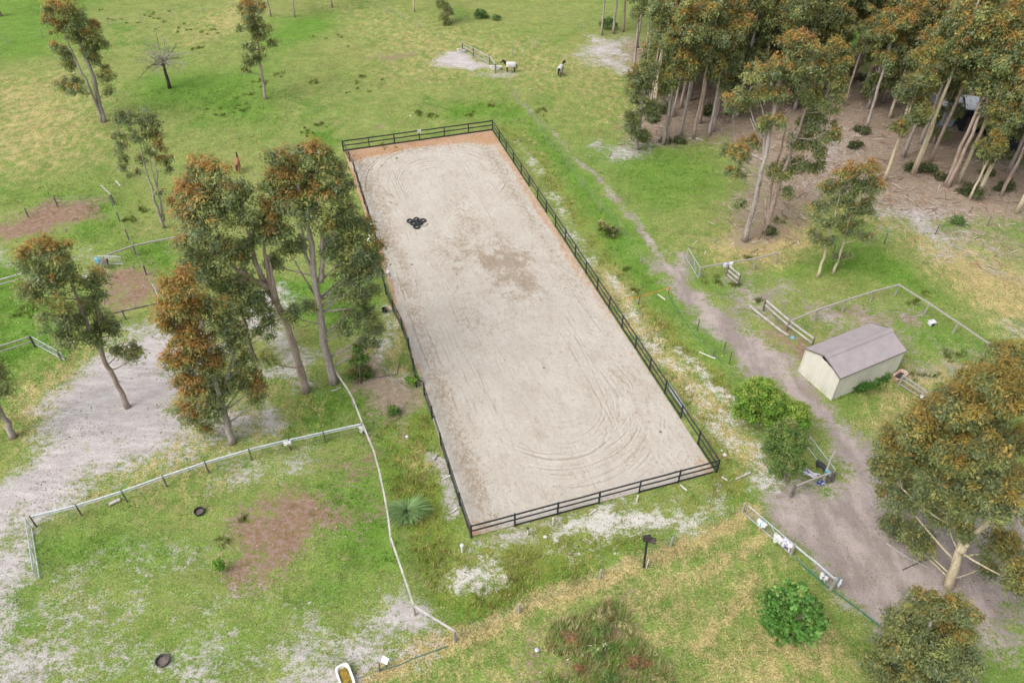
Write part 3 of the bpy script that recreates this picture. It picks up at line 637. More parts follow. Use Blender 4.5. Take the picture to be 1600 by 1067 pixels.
# ------------------------------------------------------------------ trees
M_LEAF = tint_material('gum_leaf', .5, .48, .3, 1.5)
def bark_material(name, c1, c2, c3, sc=1.0):
    t = NT(name, .85, .15); o = t.obj()
    s = t.noise(1.4 * sc, 5, .6, vec=o, stretch=(2.2, 2.2, .35)); f = t.noise(7 * sc, 4, .7, vec=o, stretch=(2, 2, .5))
    c = t.mix(t.ramp(s, .38, .62), c1, c2); c = t.mix(t.math('MULTIPLY', t.ramp(f, .53, .62), .85), c, c3); t.col(c); t.bump(f, .4, .05); return t.m
M_BARK = bark_material('gum_bark', A(.235, .195, .18), A(.35, .30, .28), A(.50, .45, .37))
M_BARKPALE = bark_material('pale_gum_bark', A(.46, .40, .27), A(.34, .27, .20), A(.60, .54, .40))
M_BARKRED = bark_material('red_gum_bark', A(.24, .165, .13), A(.33, .265, .235), A(.48, .42, .33))
M_CHAR = bark_material('charred_bark', A(.025, .02, .02), A(.07, .06, .058), A(.12, .11, .10))
M_BUSHBARK = bark_material('bush_bark', A(.16, .12, .09), A(.24, .20, .16), A(.30, .26, .21))
PAL_GUM = dict(g=C_((0.168, 0.219, 0.101), (0.218, 0.266, 0.115), (0.278, 0.306, 0.114), (0.329, 0.332, 0.114), (0.186, 0.234, 0.138), (0.236, 0.266, 0.152), (0.144, 0.178, 0.071)), o=C_((0.367, 0.199, 0.059), (0.325, 0.195, 0.052), (0.387, 0.251, 0.076), (0.315, 0.217, 0.059), (0.346, 0.158, 0.059)))
PAL_OLIVE = dict(g=C_((0.164, 0.201, 0.080), (0.210, 0.234, 0.087), (0.260, 0.267, 0.094), (0.133, 0.163, 0.080), (0.178, 0.221, 0.123)), o=C_((0.325, 0.206, 0.053), (0.280, 0.184, 0.047), (0.316, 0.256, 0.065)))
PAL_BRIGHT = dict(g=C_((0.128, 0.271, 0.032), (0.178, 0.332, 0.047), (0.222, 0.355, 0.061), (0.094, 0.200, 0.029)), o=C_((0.288, 0.367, 0.078), (0.311, 0.355, 0.078)))
PAL_FIG = dict(g=C_((0.103, 0.254, 0.048), (0.134, 0.292, 0.065), (0.173, 0.324, 0.082), (0.082, 0.184, 0.038)), o=C_((0.281, 0.346, 0.097), (0.238, 0.356, 0.097)))
PAL_DARK = dict(g=C_((0.106, 0.194, 0.050), (0.138, 0.231, 0.057), (0.088, 0.150, 0.045), (0.163, 0.250, 0.069)), o=C_((0.213, 0.288, 0.075), (0.263, 0.263, 0.100)))
PAL_SCRUB = dict(g=C_((.075, .105, .045), (.10, .13, .05), (.13, .14, .06), (.06, .085, .035)), o=C_((.20, .15, .07), (.17, .15, .06)))
def limb_curve(p, q, r, n=5, sag=.12):
    p, q = np.array(p, float), np.array(q, float); d = q - p; L = np.linalg.norm(d)
    m = p * .5 + q * .5 + np.array([r.normal(0, .06), r.normal(0, .06), -sag]) * L
    return [(1 - t) ** 2 * p + 2 * t * (1 - t) * m + t * t * q for t in np.linspace(0, 1, n)]
def leaves(centres, radii, orange, n_each, r, size, asp, pal, droop=.7, squash=.8):
    """leaf-shaped faces hanging in small sprays round each centre; new growth at the spray tops is orange"""
    P, Q = [], []
    tot_c = np.repeat(np.arange(len(centres)), n_each); N = len(tot_c)
    cen = np.asarray(centres)[tot_c]; rad = np.asarray(radii)[tot_c]; og = np.asarray(orange)[tot_c]
    d = r.normal(0, .43, (N, 3)); hz = np.hypot(d[:, 0], d[:, 1])
    pos = cen + d * rad[:, None] * np.array([1, 1, squash]); pos[:, 2] -= hz * hz * rad * .30
    un = d / (np.linalg.norm(d, axis=1)[:, None] + 1e-6)
    nor = un * .75 + r.normal(0, .42, (N, 3)) + np.array([0, 0, .55]); nor /= np.linalg.norm(nor, axis=1)[:, None]
    dirn = r.normal(0, 1, (N, 3)) * .7 + un * .35 + np.array([0, 0, -droop]); dirn -= nor * (dirn * nor).sum(1)[:, None]; dirn /= np.linalg.norm(dirn, axis=1)[:, None]
    side = np.cross(dirn, nor)
    s = size * r.uniform(.6, 1.25, N); w = s * asp * r.uniform(.7, 1.3, N)
    a = pos - dirn * (s * .5)[:, None]; b = pos + side * (w * .5)[:, None] - dirn * (s * .08)[:, None]; c = pos + dirn * (s * .5)[:, None]; e = pos - side * (w * .5)[:, None] - dirn * (s * .08)[:, None]
    v = np.stack([a, b, c, e], 1).reshape(-1, 3)
    top = d[:, 2] * 1.3
    po = np.clip((og * (1.0 + .8 * top) - .40 + r.normal(0, .07, N)) * 1.8, 0, 1)          # new growth: green, then olive-gold, then copper
    cl = np.repeat(r.randint(0, len(pal['g']), len(centres)), n_each)
    gi = np.where(r.rand(N) < .7, cl, r.randint(0, len(pal['g']), N)); g_ = pal['g'][gi]
    oc = np.repeat(r.randint(0, len(pal['o']), len(centres)), n_each); o_ = pal['o'][np.where(r.rand(N) < .6, oc, r.randint(0, len(pal['o']), N))]
    m_ = np.where(r.rand(N) < po, np.clip(po * 1.0, .3, .9), 0)[:, None]
    col = (g_ * (1 - m_) + o_ * m_) * np.repeat(r.uniform(.82, 1.2, len(centres)), n_each)[:, None] * r.uniform(.75, 1.25, (N, 1))
    return v, np.concatenate([col, np.ones((N, 1))], 1)
def tree_meshes(trunks, lobes, seed, pal, leaf=.30, asp=.34, dens=1.0, clump=.66, squash=.85, droop=.7, twig=.03, bare=(), fill=1.0):
    """trunks: lists of (x,y,z,r); lobes: (centre, (rx,ry,rz), orange); bare: lists of points of leafless limbs. Metres from the base."""
    r = np.random.RandomState(seed); mb = MB()
    allp = []
    for tr in trunks:
        pts = [np.array(p[:3]) for p in tr]; rad = [p[3] for p in tr]
        fp, fr = [], []
        for i in range(len(pts) - 1):                     # refine with slight wobble
            for t in np.linspace(0, 1, 4, endpoint=False):
                fp.append(pts[i] * (1 - t) + pts[i + 1] * t + r.normal(0, .05, 3) * (1 if (i or t) else 0)); fr.append((rad[i] * (1 - t) + rad[i + 1] * t) * r.uniform(.94, 1.06))
        fp.append(pts[-1]); fr.append(rad[-1])
        fr[0] *= 1.25
        mb.tube(fp, fr, 8)
        allp += list(zip(fp, fr))
    TP = np.array([p for p, _ in allp]); TR = np.array([q for _, q in allp])
    cen, rad, org = [], [], []
    for c, (rx, ry, rz), o in lobes:
        c = np.array(c, float)
        dl = np.linalg.norm((TP - c)[:, :2], axis=1); drop = c[2] - TP[:, 2]
        cost = dl + np.where(drop > dl * .45, drop * .35, 4 + np.abs(drop) * 1.2); j = int(np.argmin(cost))
        q = c - np.array([0, 0, rz * .35]); lr = max(.03, min(TR[j] * .45, .035 + .014 * np.linalg.norm(q - TP[j])))
        lp = limb_curve(TP[j], q, r); mb.tube(lp, list(np.linspace(lr, lr * .4, 5)), 5)
        n = max(5, int(3.1 * fill * (rx * rz + rx * ry + ry * rz) / (clump * clump) * .5))
        for k in range(n):
            d = r.normal(0, 1, 3); d /= np.linalg.norm(d); rho = r.uniform(.3, 1.08) ** .7
            if d[2] < -.55: rho *= .6
            p = c + d * rho * np.array([rx, ry, rz]); cr = clump * r.uniform(.7, 1.25)
            cen.append(p); rad.append(cr); org.append(np.clip(o * (1.0 + .55 * d[2]) + r.normal(0, .16), 0, 1))
            if twig and k % 2 == 0: mb.tube(limb_curve(lp[3] if k % 4 else lp[4], p, r, 3), [twig, twig * .8, twig * .5], 3, cap=False)
    for b in bare: mb.tube([np.array(p[:3]) for p in b], [p[3] for p in b], 5)
    nl = max(10, int(105 * dens * (clump / .62) ** 2 * (.30 / leaf) ** 2 * (.34 / asp)))
    v, col = leaves(cen, rad, org, nl, r, leaf, asp, pal, droop, squash)
    tme = bpy.data.meshes.new('trunk'); tme.from_pydata([tuple(p) for p in mb.v], [], mb.f); tme.update()
    tme.polygons.foreach_set('use_smooth', np.ones(len(tme.polygons), dtype=bool))
    cme = np_mesh('crown', v, np.arange(len(v)), 4, face_cols=col)
    return tme, cme
NSEED = [100]
def make_tree(name, label, cat, base, tme, cme, bark, group=None, rz=0.0, sc=1.0, crown_name='crown', scz=None):
    t = thing(name, label, cat, base, group, rz)
    t.scale = (sc, sc, scz or sc)
    link('trunk', tme, bark, t); link(crown_name, cme, M_LEAF, t)
    return t
def survey_tree(name, label, base, trunks, lobes, r0, bark=None, pal=PAL_GUM, orange=.35, depth=.85, group=None, cat='tree', crown_name='crown', jit=.5, bare=(), taper=.3, swell=1.12, **kw):
    """a tree measured from the survey photo: trunk lines and crown lobes become metres round the base"""
    NSEED[0] += 1; r = np.random.RandomState(NSEED[0]); B = G(*base); n = np.array([B[0], B[1], 0]); n /= np.linalg.norm(n)
    T = []
    for tr in trunks:
        off = np.cumsum(np.concatenate([[0], r.normal(0, .12, len(tr) - 1)])); k = len(tr)
        first = tr[0][0:2] == tuple(base)
        rr_ = r0 if first else r0 * .6
        T.append([tuple(UP(B, p[0], p[1], off[i] if first else 0) - B) + (rr_ * (1 - (1 - taper) * i / max(1, k - 1)),) for i, p in enumerate(tr)])
        T[-1][0] = (T[-1][0][0], T[-1][0][1], max(T[-1][0][2], -.0) - (.1 if first else 0), T[-1][0][3])
    L = []
    for lb in lobes:
        cx, cy, rx, ry = lb[:4]; o = lb[4] if len(lb) > 4 and lb[4] is not None else orange; off = lb[5] if len(lb) > 5 else r.normal(0, jit) * 1.2
        c = UP(B, cx, cy, off); mr = np.linalg.norm(UP(B, cx + rx, cy, off) - c); mz = np.linalg.norm(UP(B, cx, cy - ry, off) - c)
        L.append((c - B, (mr * swell, mr * depth * swell, mz * .95 * swell), o))
    Bb = [[tuple(UP(B, p[0], p[1], i * .25) - B) + (.10 - .07 * i / max(1, len(b) - 1),) for i, p in enumerate(b)] for b in bare]
    tme, cme = tree_meshes(T, L, NSEED[0], pal, bare=Bb, **kw)
    return make_tree(name, label, cat, B, tme, cme, bark or M_BARK, group, crown_name=crown_name)

survey_tree('gum_tree', 'tall twin-stemmed gum with rusty top alone in the far pasture near the dead tree', (163, 191),
    [[(163, 191), (150, 140), (140, 105), (125, 70), (120, 45), (112, 10)], [(160, 191), (144, 147), (130, 117), (117, 92), (107, 67), (97, 47)]],
    [(78, 28, 11, 14, .8), (95, 10, 22, 18, .7), (88, 40, 16, 12, .6), (116, 28, 20, 20), (140, 46, 14, 16, .7), (152, 68, 13, 13), (124, 58, 18, 12), (99, 86, 12, 14), (108, 102, 11, 11), (150, 92, 11, 12), (167, 116, 13, 10, .4), (108, 132, 22, 10, .3), (122, 142, 14, 6), (163, 141, 9, 9), (80, 70, 8, 5, .8), (135, 75, 10, 10)], .32, orange=.3, leaf=.34, clump=.62, swell=1.22)
survey_tree('gum_tree', 'slim gum with a single pale trunk in the pasture left of the arena top', (415, 155),
    [[(415, 155), (411, 125), (405, 95), (403, 60), (397, 15), (394, -10)]],
    [(393, 8, 18, 16, .7), (388, 38, 16, 15), (408, 50, 14, 14), (421, 64, 9, 7), (395, 72, 14, 10), (390, 94, 11, 12), (404, 88, 9, 8), (385, 108, 7, 5), (396, 25, 16, 12)], .2, orange=.25, leaf=.34, clump=.58, swell=1.2)
survey_tree('gum_tree', 'airy gum with several thin stems in the left paddock above the dug brown patch', (256, 356),
    [[(256, 356), (243, 315), (230, 270), (215, 215)], [(255, 350), (250, 315), (240, 275), (232, 235)], [(257, 345), (246, 290), (242, 250), (247, 220)]],
    [(196, 183, 18, 15, .3), (222, 183, 20, 15, .1), (240, 203, 16, 14, .2), (188, 222, 14, 16), (186, 246, 11, 10), (214, 212, 15, 11), (250, 228, 12, 16, .6), (257, 250, 11, 11, .5), (235, 238, 10, 10), (206, 270, 10, 6), (192, 262, 7, 7), (264, 265, 7, 6), (250, 300, 7, 4), (222, 250, 8, 8)], .16, orange=.25, clump=.52, dens=.7, swell=1.2)
survey_tree('gum_tree', 'gum with peeling pale trunk standing on bare sand at the left', (199, 636),
    [[(199, 636), (178, 590), (157, 550), (140, 515), (125, 480), (108, 432), (85, 392)], [(160, 556), (158, 520), (152, 490), (140, 440)], [(125, 480), (150, 465), (165, 500)]],
    [(70, 383, 16, 16, .75), (96, 395, 17, 15, .6), (40, 395, 12, 10, .75), (60, 418, 26, 18, .2), (100, 425, 24, 18, .1), (142, 434, 24, 12, .45), (75, 452, 26, 18, .35), (40, 455, 12, 12, .4), (86, 492, 26, 20, .1), (126, 485, 20, 16, .1), (160, 500, 22, 16, .1), (110, 524, 26, 16, .1), (145, 528, 20, 12, .1), (180, 515, 11, 13, .2), (152, 463, 13, 7, .2), (206, 552, 17, 10, .15), (184, 550, 6, 5)], .23, leaf=.30, clump=.64, dens=.9, bark=M_BARKRED, swell=1.28)
survey_tree('gum_tree', 'gum at the left frame edge with only its leaning lower trunk and branch ends showing', (20, 682),
    [[(20, 682), (8, 655), (-12, 622), (-30, 570)]], [(4, 604, 15, 13), (-2, 582, 20, 8), (-40, 560, 36, 30), (-50, 510, 36, 30), (-20, 640, 12, 8)], .28)
survey_tree('gum_tree', 'large gum with leaning bare trunk and rounded crown, left of the tallest gum', (478, 611),
    [[(478, 611), (465, 560), (450, 512), (432, 472), (412, 440), (396, 400), (386, 350), (372, 300)], [(440, 490), (420, 440), (413, 392), (408, 360)], [(432, 472), (424, 430), (420, 400)], [(420, 450), (370, 420), (340, 400)]],
    [(310, 262, 20, 14, .7), (338, 264, 24, 15, .6), (376, 300, 24, 17, .15), (300, 300, 27, 20, .75), (340, 303, 32, 22, .3), (283, 332, 20, 22, .6), (320, 345, 34, 24, .35), (370, 340, 26, 22, .05), (298, 376, 26, 22, .4), (345, 388, 32, 26, .3), (297, 410, 20, 16, .2), (380, 395, 22, 20, .1), (330, 425, 34, 18, .1), (380, 438, 28, 18, .1), (401, 345, 12, 16, .1), (395, 468, 22, 12, .1), (350, 448, 26, 12, .1), (416, 560, 14, 11, .05), (455, 490, 16, 8, .1), (402, 372, 12, 12, .05)], .36, bark=M_BARKRED, clump=.66, leaf=.30)
survey_tree('gum_tree', 'tallest gum with thick grey trunk and bare side branches beside the arena fence', (522, 598),
    [[(522, 598), (508, 545), (500, 495), (493, 440), (487, 380), (475, 330), (462, 270)], [(502, 500), (492, 440), (478, 395), (470, 355)], [(500, 440), (505, 400), (503, 365), (520, 320)]],
    [(435, 240, 20, 13, .5), (480, 236, 28, 14, .65), (450, 263, 34, 20, .75), (505, 258, 28, 22, .3), (425, 288, 17, 16, .4), (470, 298, 38, 18, .6), (525, 293, 24, 22, .1), (540, 325, 16, 15, .05), (430, 325, 24, 18, .5), (480, 333, 32, 14, .2), (428, 360, 26, 20, .3), (455, 385, 22, 16, .1), (545, 345, 24, 16, .3), (510, 347, 18, 10, .6), (570, 352, 13, 20, .5), (540, 385, 32, 24, .1), (580, 390, 18, 22, .4), (558, 420, 32, 20, .05), (585, 415, 12, 18, .35), (540, 452, 24, 14, .05), (570, 455, 20, 16, .05), (430, 412, 17, 12, .05), (480, 472, 10, 8, .1), (560, 500, 28, 15, .1), (583, 510, 12, 18, .15), (573, 537, 14, 8, .1), (455, 488, 18, 8, .2)], .39, clump=.68, leaf=.30, fill=1.2,
    bare=[[(501, 440), (525, 415), (550, 410)], [(504, 467), (530, 445), (570, 440)], [(505, 487), (525, 470), (540, 458), (567, 425)], [(507, 487), (545, 482), (567, 497)], [(492, 462), (470, 425), (452, 395)], [(514, 525), (530, 508), (531, 498)]])
survey_tree('gum_tree', 'dense orange-topped gum over the long white rail, front left of the arena', (362, 691),
    [[(362, 691), (352, 650), (340, 612), (328, 560), (315, 500), (300, 460)], [(345, 630), (365, 560), (372, 520)]],
    [(280, 440, 26, 16, .9), (270, 474, 25, 20, .95), (305, 470, 25, 20, .7), (262, 500, 19, 18, .9), (300, 520, 34, 24, .8), (343, 490, 22, 28, .3), (368, 528, 20, 24, .25), (270, 560, 23, 20, .85), (320, 563, 32, 24, .6), (293, 605, 26, 20, .6), (343, 605, 24, 18, .2), (380, 590, 20, 15, .3), (300, 645, 24, 18, .5), (334, 640, 22, 14, .15), (318, 665, 13, 8, .4), (395, 600, 15, 12, .6), (388, 560, 14, 10, .35), (400, 620, 12, 6, .2)], .30, clump=.66, leaf=.30, fill=1.35)
survey_tree('gum_tree', 'thin dark-trunked gum half hidden between the orange gum and the leaning gum', (398, 563),
    [[(398, 563), (388, 530), (378, 490), (370, 455)]], [(360, 462, 24, 14, .1), (398, 480, 24, 15, .05), (420, 500, 18, 13, .05), (375, 442, 20, 12, .15), (410, 520, 14, 8, .05), (365, 490, 14, 10, .1)], .22, bark=M_BUSHBARK, clump=.55)
survey_tree('gum_tree', 'tall leaning gum with long bare trunk nearest the woodland edge', (1164, 376),
    [[(1164, 376), (1180, 315), (1200, 220), (1212, 160), (1226, 95)], [(1186, 290), (1194, 235), (1196, 185), (1185, 150)], [(1193, 250), (1170, 240), (1150, 235)]],
    [(1240, 68, 24, 20, .85), (1222, 110, 26, 20, .45), (1264, 62, 18, 14, .8), (1254, 98, 22, 18, .4), (1190, 112, 24, 16, .5), (1175, 143, 24, 18, .35), (1214, 145, 22, 16, .5), (1145, 160, 17, 16, .6), (1155, 240, 25, 14, .5), (1138, 236, 14, 10, .25), (1190, 193, 16, 12, .4), (1216, 188, 14, 10, .5), (1178, 225, 17, 10, .5), (1156, 318, 9, 6, .1), (1150, 270, 16, 8, .3)], .33, leaf=.33, bare=[[(1196, 235), (1180, 205), (1172, 185)], [(1194, 215), (1178, 190), (1172, 170)]])
survey_tree('gum_tree', 'golden-topped gum with two splayed stems right behind the tall leaning gum', (1195, 366),
    [[(1195, 366), (1210, 310), (1235, 240), (1252, 190), (1275, 130)], [(1197, 350), (1205, 290), (1225, 215), (1235, 170)]],
    [(1300, 78, 21, 17, .7), (1318, 98, 16, 16, .65), (1285, 110, 24, 20, .55), (1310, 128, 20, 18, .5), (1275, 148, 24, 18, .3), (1303, 163, 18, 15, .35), (1270, 190, 22, 16, .1), (1294, 208, 18, 16, .4), (1254, 220, 22, 16, .1), (1245, 258, 18, 14, .1), (1220, 268, 18, 18, .15), (1275, 256, 15, 15, .15), (1230, 300, 12, 9, .15), (1282, 235, 14, 12, .2)], .28, leaf=.33, pal=PAL_OLIVE, bark=M_BARKRED)
survey_tree('gum_tree', 'young pale-trunked gum near the shed yard rail, left one of a close pair', (1278, 433),
    [[(1278, 433), (1290, 390), (1302, 345), (1312, 305)]], [(1300, 290, 22, 12, .4), (1322, 268, 20, 13, .7), (1318, 320, 22, 13, .2), (1290, 343, 20, 12, .2), (1268, 370, 14, 10, .2), (1296, 375, 14, 8, .2), (1280, 322, 14, 10, .3)], .16, bark=M_BARKPALE, clump=.55)
survey_tree('gum_tree', 'young pale-trunked gum near the shed yard rail, right one of a close pair', (1303, 427),
    [[(1303, 427), (1315, 390), (1326, 350), (1342, 285)]], [(1358, 265, 18, 13, .75), (1342, 293, 26, 16, .2), (1370, 288, 14, 14, .6), (1350, 325, 22, 13, .3), (1325, 352, 22, 11, .3), (1347, 368, 15, 7, .2), (1315, 398, 12, 8, .2)], .15, bark=M_BARKPALE, clump=.55)
survey_tree('gum_tree', 'broad rusty-olive gum with cream forked trunk at the right edge below the shed', (1482, 914),
    [[(1482, 914), (1494, 878), (1503, 845), (1516, 790), (1532, 720), (1548, 650)], [(1500, 862), (1512, 850), (1518, 845)], [(1503, 845), (1545, 815), (1600, 775), (1640, 740)], [(1502, 842), (1480, 780), (1450, 720), (1430, 690)]],
    [(1400, 690, 22, 18, .6), (1430, 663, 25, 20, .65), (1394, 730, 24, 22, .4), (1440, 708, 28, 24, .5), (1408, 770, 26, 15, .25), (1450, 638, 25, 20, .6), (1490, 620, 30, 22, .6), (1490, 668, 32, 24, .55), (1522, 598, 28, 20, .7), (1562, 590, 34, 24, .75), (1540, 648, 32, 24, .55), (1590, 622, 30, 28, .75), (1570, 690, 32, 26, .5), (1498, 726, 26, 16, .45), (1555, 745, 28, 18, .4), (1600, 750, 28, 28, .45), (1450, 775, 20, 10, .25), (1478, 805, 26, 13, .3), (1408, 828, 22, 14, .2), (1440, 845, 22, 11, .2), (1500, 822, 20, 10, .35), (1575, 850, 28, 20, .4), (1600, 905, 28, 26, .5), (1545, 880, 15, 10, .35), (1500, 700, 30, 22, .45, -2.4), (1532, 762, 24, 16, .35, -2.2), (1468, 755, 26, 16, .3, -2.6), (1545, 700, 28, 22, .5, -2.8), (1580, 790, 30, 18, .35, -2.2), (1510, 650, 28, 20, .5, -2.4), (1450, 690, 24, 18, .5, -2), (1500, 790, 24, 12, .25, -2.4)], .34, pal=PAL_OLIVE, bark=M_BARKPALE, leaf=.25, clump=.66, dens=1.0, jit=1.5, swell=1.2, fill=1.5)
survey_tree('gum_tree', 'gum at the far right edge, its brown crown just above the broad rusty gum', (1640, 760),
    [[(1640, 760), (1632, 700), (1622, 640), (1600, 580)]], [(1580, 548, 30, 14, .5), (1555, 570, 22, 10, .5), (1610, 560, 26, 20, .5), (1620, 600, 30, 26, .5)], .3, pal=PAL_OLIVE, bark=M_BARKPALE)
survey_tree('gum_tree', 'leafy low gum at the bottom right corner, crown reaching the frame edge', (1420, 1100),
    [[(1420, 1100), (1430, 1060), (1440, 1020), (1455, 970)]], [(1450, 945, 24, 16, .35), (1490, 945, 20, 16, .45), (1438, 980, 32, 20, .2), (1490, 985, 28, 20, .45), (1400, 1000, 28, 18, .2), (1440, 1025, 38, 22, .3), (1490, 1030, 32, 22, .1), (1388, 1045, 28, 20, .15), (1420, 1070, 38, 18, .2), (1480, 1075, 38, 18, .1), (1393, 966, 11, 8, .2), (1514, 960, 11, 12, .4)], .22, pal=PAL_OLIVE, leaf=.22, clump=.5, jit=.6, fill=1.5)
# bushes
bush = lambda label, base, lobes, pal, orange=.2, name='bush', cat='bush', **kw: survey_tree(name, label, base, [[base, (base[0], base[1] - 4), (base[0] + 1, base[1] - 8)]], lobes, kw.pop('r0', .07), bark=M_BUSHBARK, pal=pal, orange=orange, cat=cat, crown_name='foliage', jit=.35, **{**dict(clump=.40, leaf=.18, asp=.5, twig=.02, droop=.1, fill=1.5, swell=1.05), **kw})
bush('bright green rounded bush between the arena corner and the shed', (1197, 676), [(1186, 608, 20, 16), (1168, 628, 19, 19), (1200, 622, 24, 20), (1182, 645, 24, 17), (1216, 636, 20, 18), (1242, 645, 22, 20), (1218, 660, 24, 18), (1255, 655, 13, 14), (1160, 614, 11, 12), (1160, 640, 12, 12), (1200, 598, 12, 9)], PAL_BRIGHT, .5, clump=.42, leaf=.18, dens=1.2, fill=1.25)
bush('darker green bush leaning on the metal gate below the bright rounded bush', (1228, 754), [(1224, 680, 24, 18), (1242, 690, 20, 20), (1222, 708, 24, 22), (1240, 720, 18, 20), (1222, 736, 16, 13), (1210, 695, 14, 18), (1235, 668, 14, 9)], PAL_DARK, .5, clump=.42, leaf=.18, dens=1.2, fill=1.25)
bush('broad-leaved green fig bush alone in the straw-coloured corner paddock', (1240, 1006), [(1243, 916, 14, 10), (1252, 926, 12, 10), (1214, 930, 14, 12), (1208, 945, 16, 14), (1232, 942, 16, 14), (1258, 948, 18, 15), (1203, 966, 12, 14), (1222, 968, 18, 14), (1248, 972, 20, 15), (1274, 966, 13, 13), (1280, 982, 9, 10), (1216, 988, 13, 9), (1240, 992, 16, 8), (1264, 990, 11, 7)], PAL_FIG, .25, name='fig_bush', leaf=.25, asp=.8, clump=.34, dens=1.15, fill=.95)
bush('reddish-green shrub by the leaf litter beside the tallest gum', (562, 600), [(560, 560, 13, 11), (566, 580, 15, 13), (550, 585, 10, 8), (556, 545, 8, 8)], dict(g=PAL_DARK['g'], o=C_((.22, .10, .05), (.2, .13, .05))), .35)
bush('small round green bush in the leaf litter near the arena fence', (614, 646), [(614, 639, 8, 5), (610, 641, 6, 4), (619, 641, 5, 4)], PAL_DARK, .3, clump=.28)
bush('low bright green bush against the arena fence near its gap', (643, 596), [(640, 591, 8, 4), (647, 592, 7, 4)], PAL_BRIGHT, .3, clump=.28)
bush('larger of two dark bushes in the far pasture at the top', (752, 28), [(752, 20, 9, 4), (746, 23, 6, 3), (758, 24, 6, 3)], PAL_DARK, .1, leaf=.28)
bush('smaller of two dark bushes in the far pasture at the top', (776, 31), [(775, 27, 6, 3), (779, 28, 4, 2)], PAL_DARK, .1, leaf=.28)
bush('yellow-flowered shrub patch between arena rail and dirt track', (950, 368), [(945, 356, 9, 6), (955, 360, 9, 6), (940, 350, 7, 5), (960, 366, 6, 4)], dict(g=C_((.13, .17, .04), (.09, .14, .03)), o=C_((.45, .38, .18), (.38, .33, .16))), .4, clump=.3)
wp = dict(leaf=.15, clump=.26, droop=-.9, asp=.26, fill=1.2, swell=1.0)
GW = dict(g=C_((.13, .23, .055), (.18, .25, .06)), o=C_((.85, .83, .58), (.8, .8, .55))); SW = dict(g=C_((.16, .21, .055), (.22, .24, .08)), o=C_((.50, .43, .25), (.42, .36, .20))); RW = dict(g=C_((.22, .14, .07), (.20, .18, .06)), o=C_((.32, .17, .09), (.36, .22, .13)))
for lab, bx, by, w_, pal_, o_ in [('low straw-headed weeds at the top of the bottom centre patch', 940, 962, 20, SW, .6), ('low pale straw weeds right of centre in the bottom patch', 972, 984, 18, SW, .5), ('low red-brown dead weeds at the left of the bottom centre patch', 884, 1000, 20, RW, .7),
    ('white-flowered weeds in the middle of the bottom centre patch', 945, 1018, 22, GW, .26), ('ragged reddish weeds at the right of the bottom centre patch', 1000, 1040, 20, RW, .6), ('leafy green weeds just above the white flowers in the bottom patch', 928, 990, 18, PAL_DARK, .4), ('brown grassy weeds at the frame bottom left of the white flowers', 902, 1052, 18, RW, .5),
    ('green weeds at the frame bottom below the white flowers', 945, 1062, 20, PAL_DARK, .3), ('straw weeds at the bottom right of the patch', 1022, 1064, 14, SW, .6)]:
    bush(lab, (bx, by), [(bx - w_ * .5, by - 4, w_ * .5, 3.5), (bx + w_ * .45, by - 5, w_ * .5, 4), (bx, by - 8, w_ * .35, 3), (bx + w_ * .1, by + 3, w_ * .5, 3)], pal_, o_, name='weed_clump', cat='weeds', dens=.6, **wp)
bush('green leafy creeper along the long wall of the cream shed', (1345, 612), [(1322, 616, 11, 6), (1340, 606, 12, 7), (1356, 602, 10, 6), (1372, 597, 10, 6), (1386, 591, 9, 7), (1312, 622, 8, 4)], dict(g=C_((.06, .16, .025), (.085, .19, .03), (.05, .12, .02)), o=C_((.12, .22, .04), (.10, .2, .03))), .2, clump=.34, depth=.35)
bush('bright green weed among the dug brown patch in the left paddock', (342, 893), [(340, 880, 6, 7), (345, 884, 5, 5)], PAL_BRIGHT, .3, clump=.25)
bush('small bright shrub on the far dug brown patch at the left', (103, 363), [(103, 359, 6, 3)], PAL_BRIGHT, .3, clump=.28)
bush('low dark scrub at the foot of the rear left woodland gum', (956, 46), [(950, 33, 8, 5), (945, 38, 8, 5), (958, 38, 6, 4)], PAL_DARK, .1, leaf=.28)
bush('small dark bush on bare ground right of the woodland trunks', (1498, 352), [(1496, 343, 8, 6), (1501, 347, 5, 4)], PAL_DARK, .2)

# leafless, charred
def dead_tree():
    B = G(265, 138); t = thing('dead_tree', 'leafless charred tree with spreading bare branches in the far left pasture', 'dead tree', B)
    P = lambda x, y, o=0: UP(B, x, y, o)
    mb = MB(); mb.tube([B - np.array([0, 0, .1]), P(262, 125), P(258, 112), P(255, 98), P(253, 92)], [.30, .23, .20, .17, .13], 9); mb.build('trunk', M_CHAR, t, smooth=True)
    r = np.random.RandomState(3); ends = [(243, 45), (232, 62), (222, 80), (217, 95), (218, 122), (240, 112), (258, 62), (272, 85), (284, 92), (280, 110), (248, 70), (265, 75), (228, 108), (290, 84), (236, 85), (262, 100), (275, 70), (226, 70), (287, 100), (243, 95)]
    for k, e in enumerate(ends):
        o = r.normal(0, 1.6); s = P(254 + (e[0] - 254) * .04, 104 - r.uniform(0, 14)); q = P(e[0], e[1], o); m = (s + q) / 2 + np.array([0, 0, .45 if e[1] > 75 else .15])
        b = MB(); pts = [(1 - u) ** 2 * s + 2 * u * (1 - u) * m + u * u * q for u in np.linspace(0, 1, 6)]
        b.tube(pts, list(np.linspace(.062, .012, 6)), 5)
        for j in range(26):
            i = r.randint(1, 6); d = r.normal(0, 1, 3); d[2] = d[2] * .5 + .1; d /= np.linalg.norm(d); b.tube([pts[i], pts[i] + d * r.uniform(.3, .6), pts[i] + d * r.uniform(.8, 1.4) + np.array([0, 0, -.15])], [.020, .014, .007], 3, cap=False)
        b.build('branch', M_CHAR if k % 4 == 0 else M_TIMBER, t)
dead_tree()

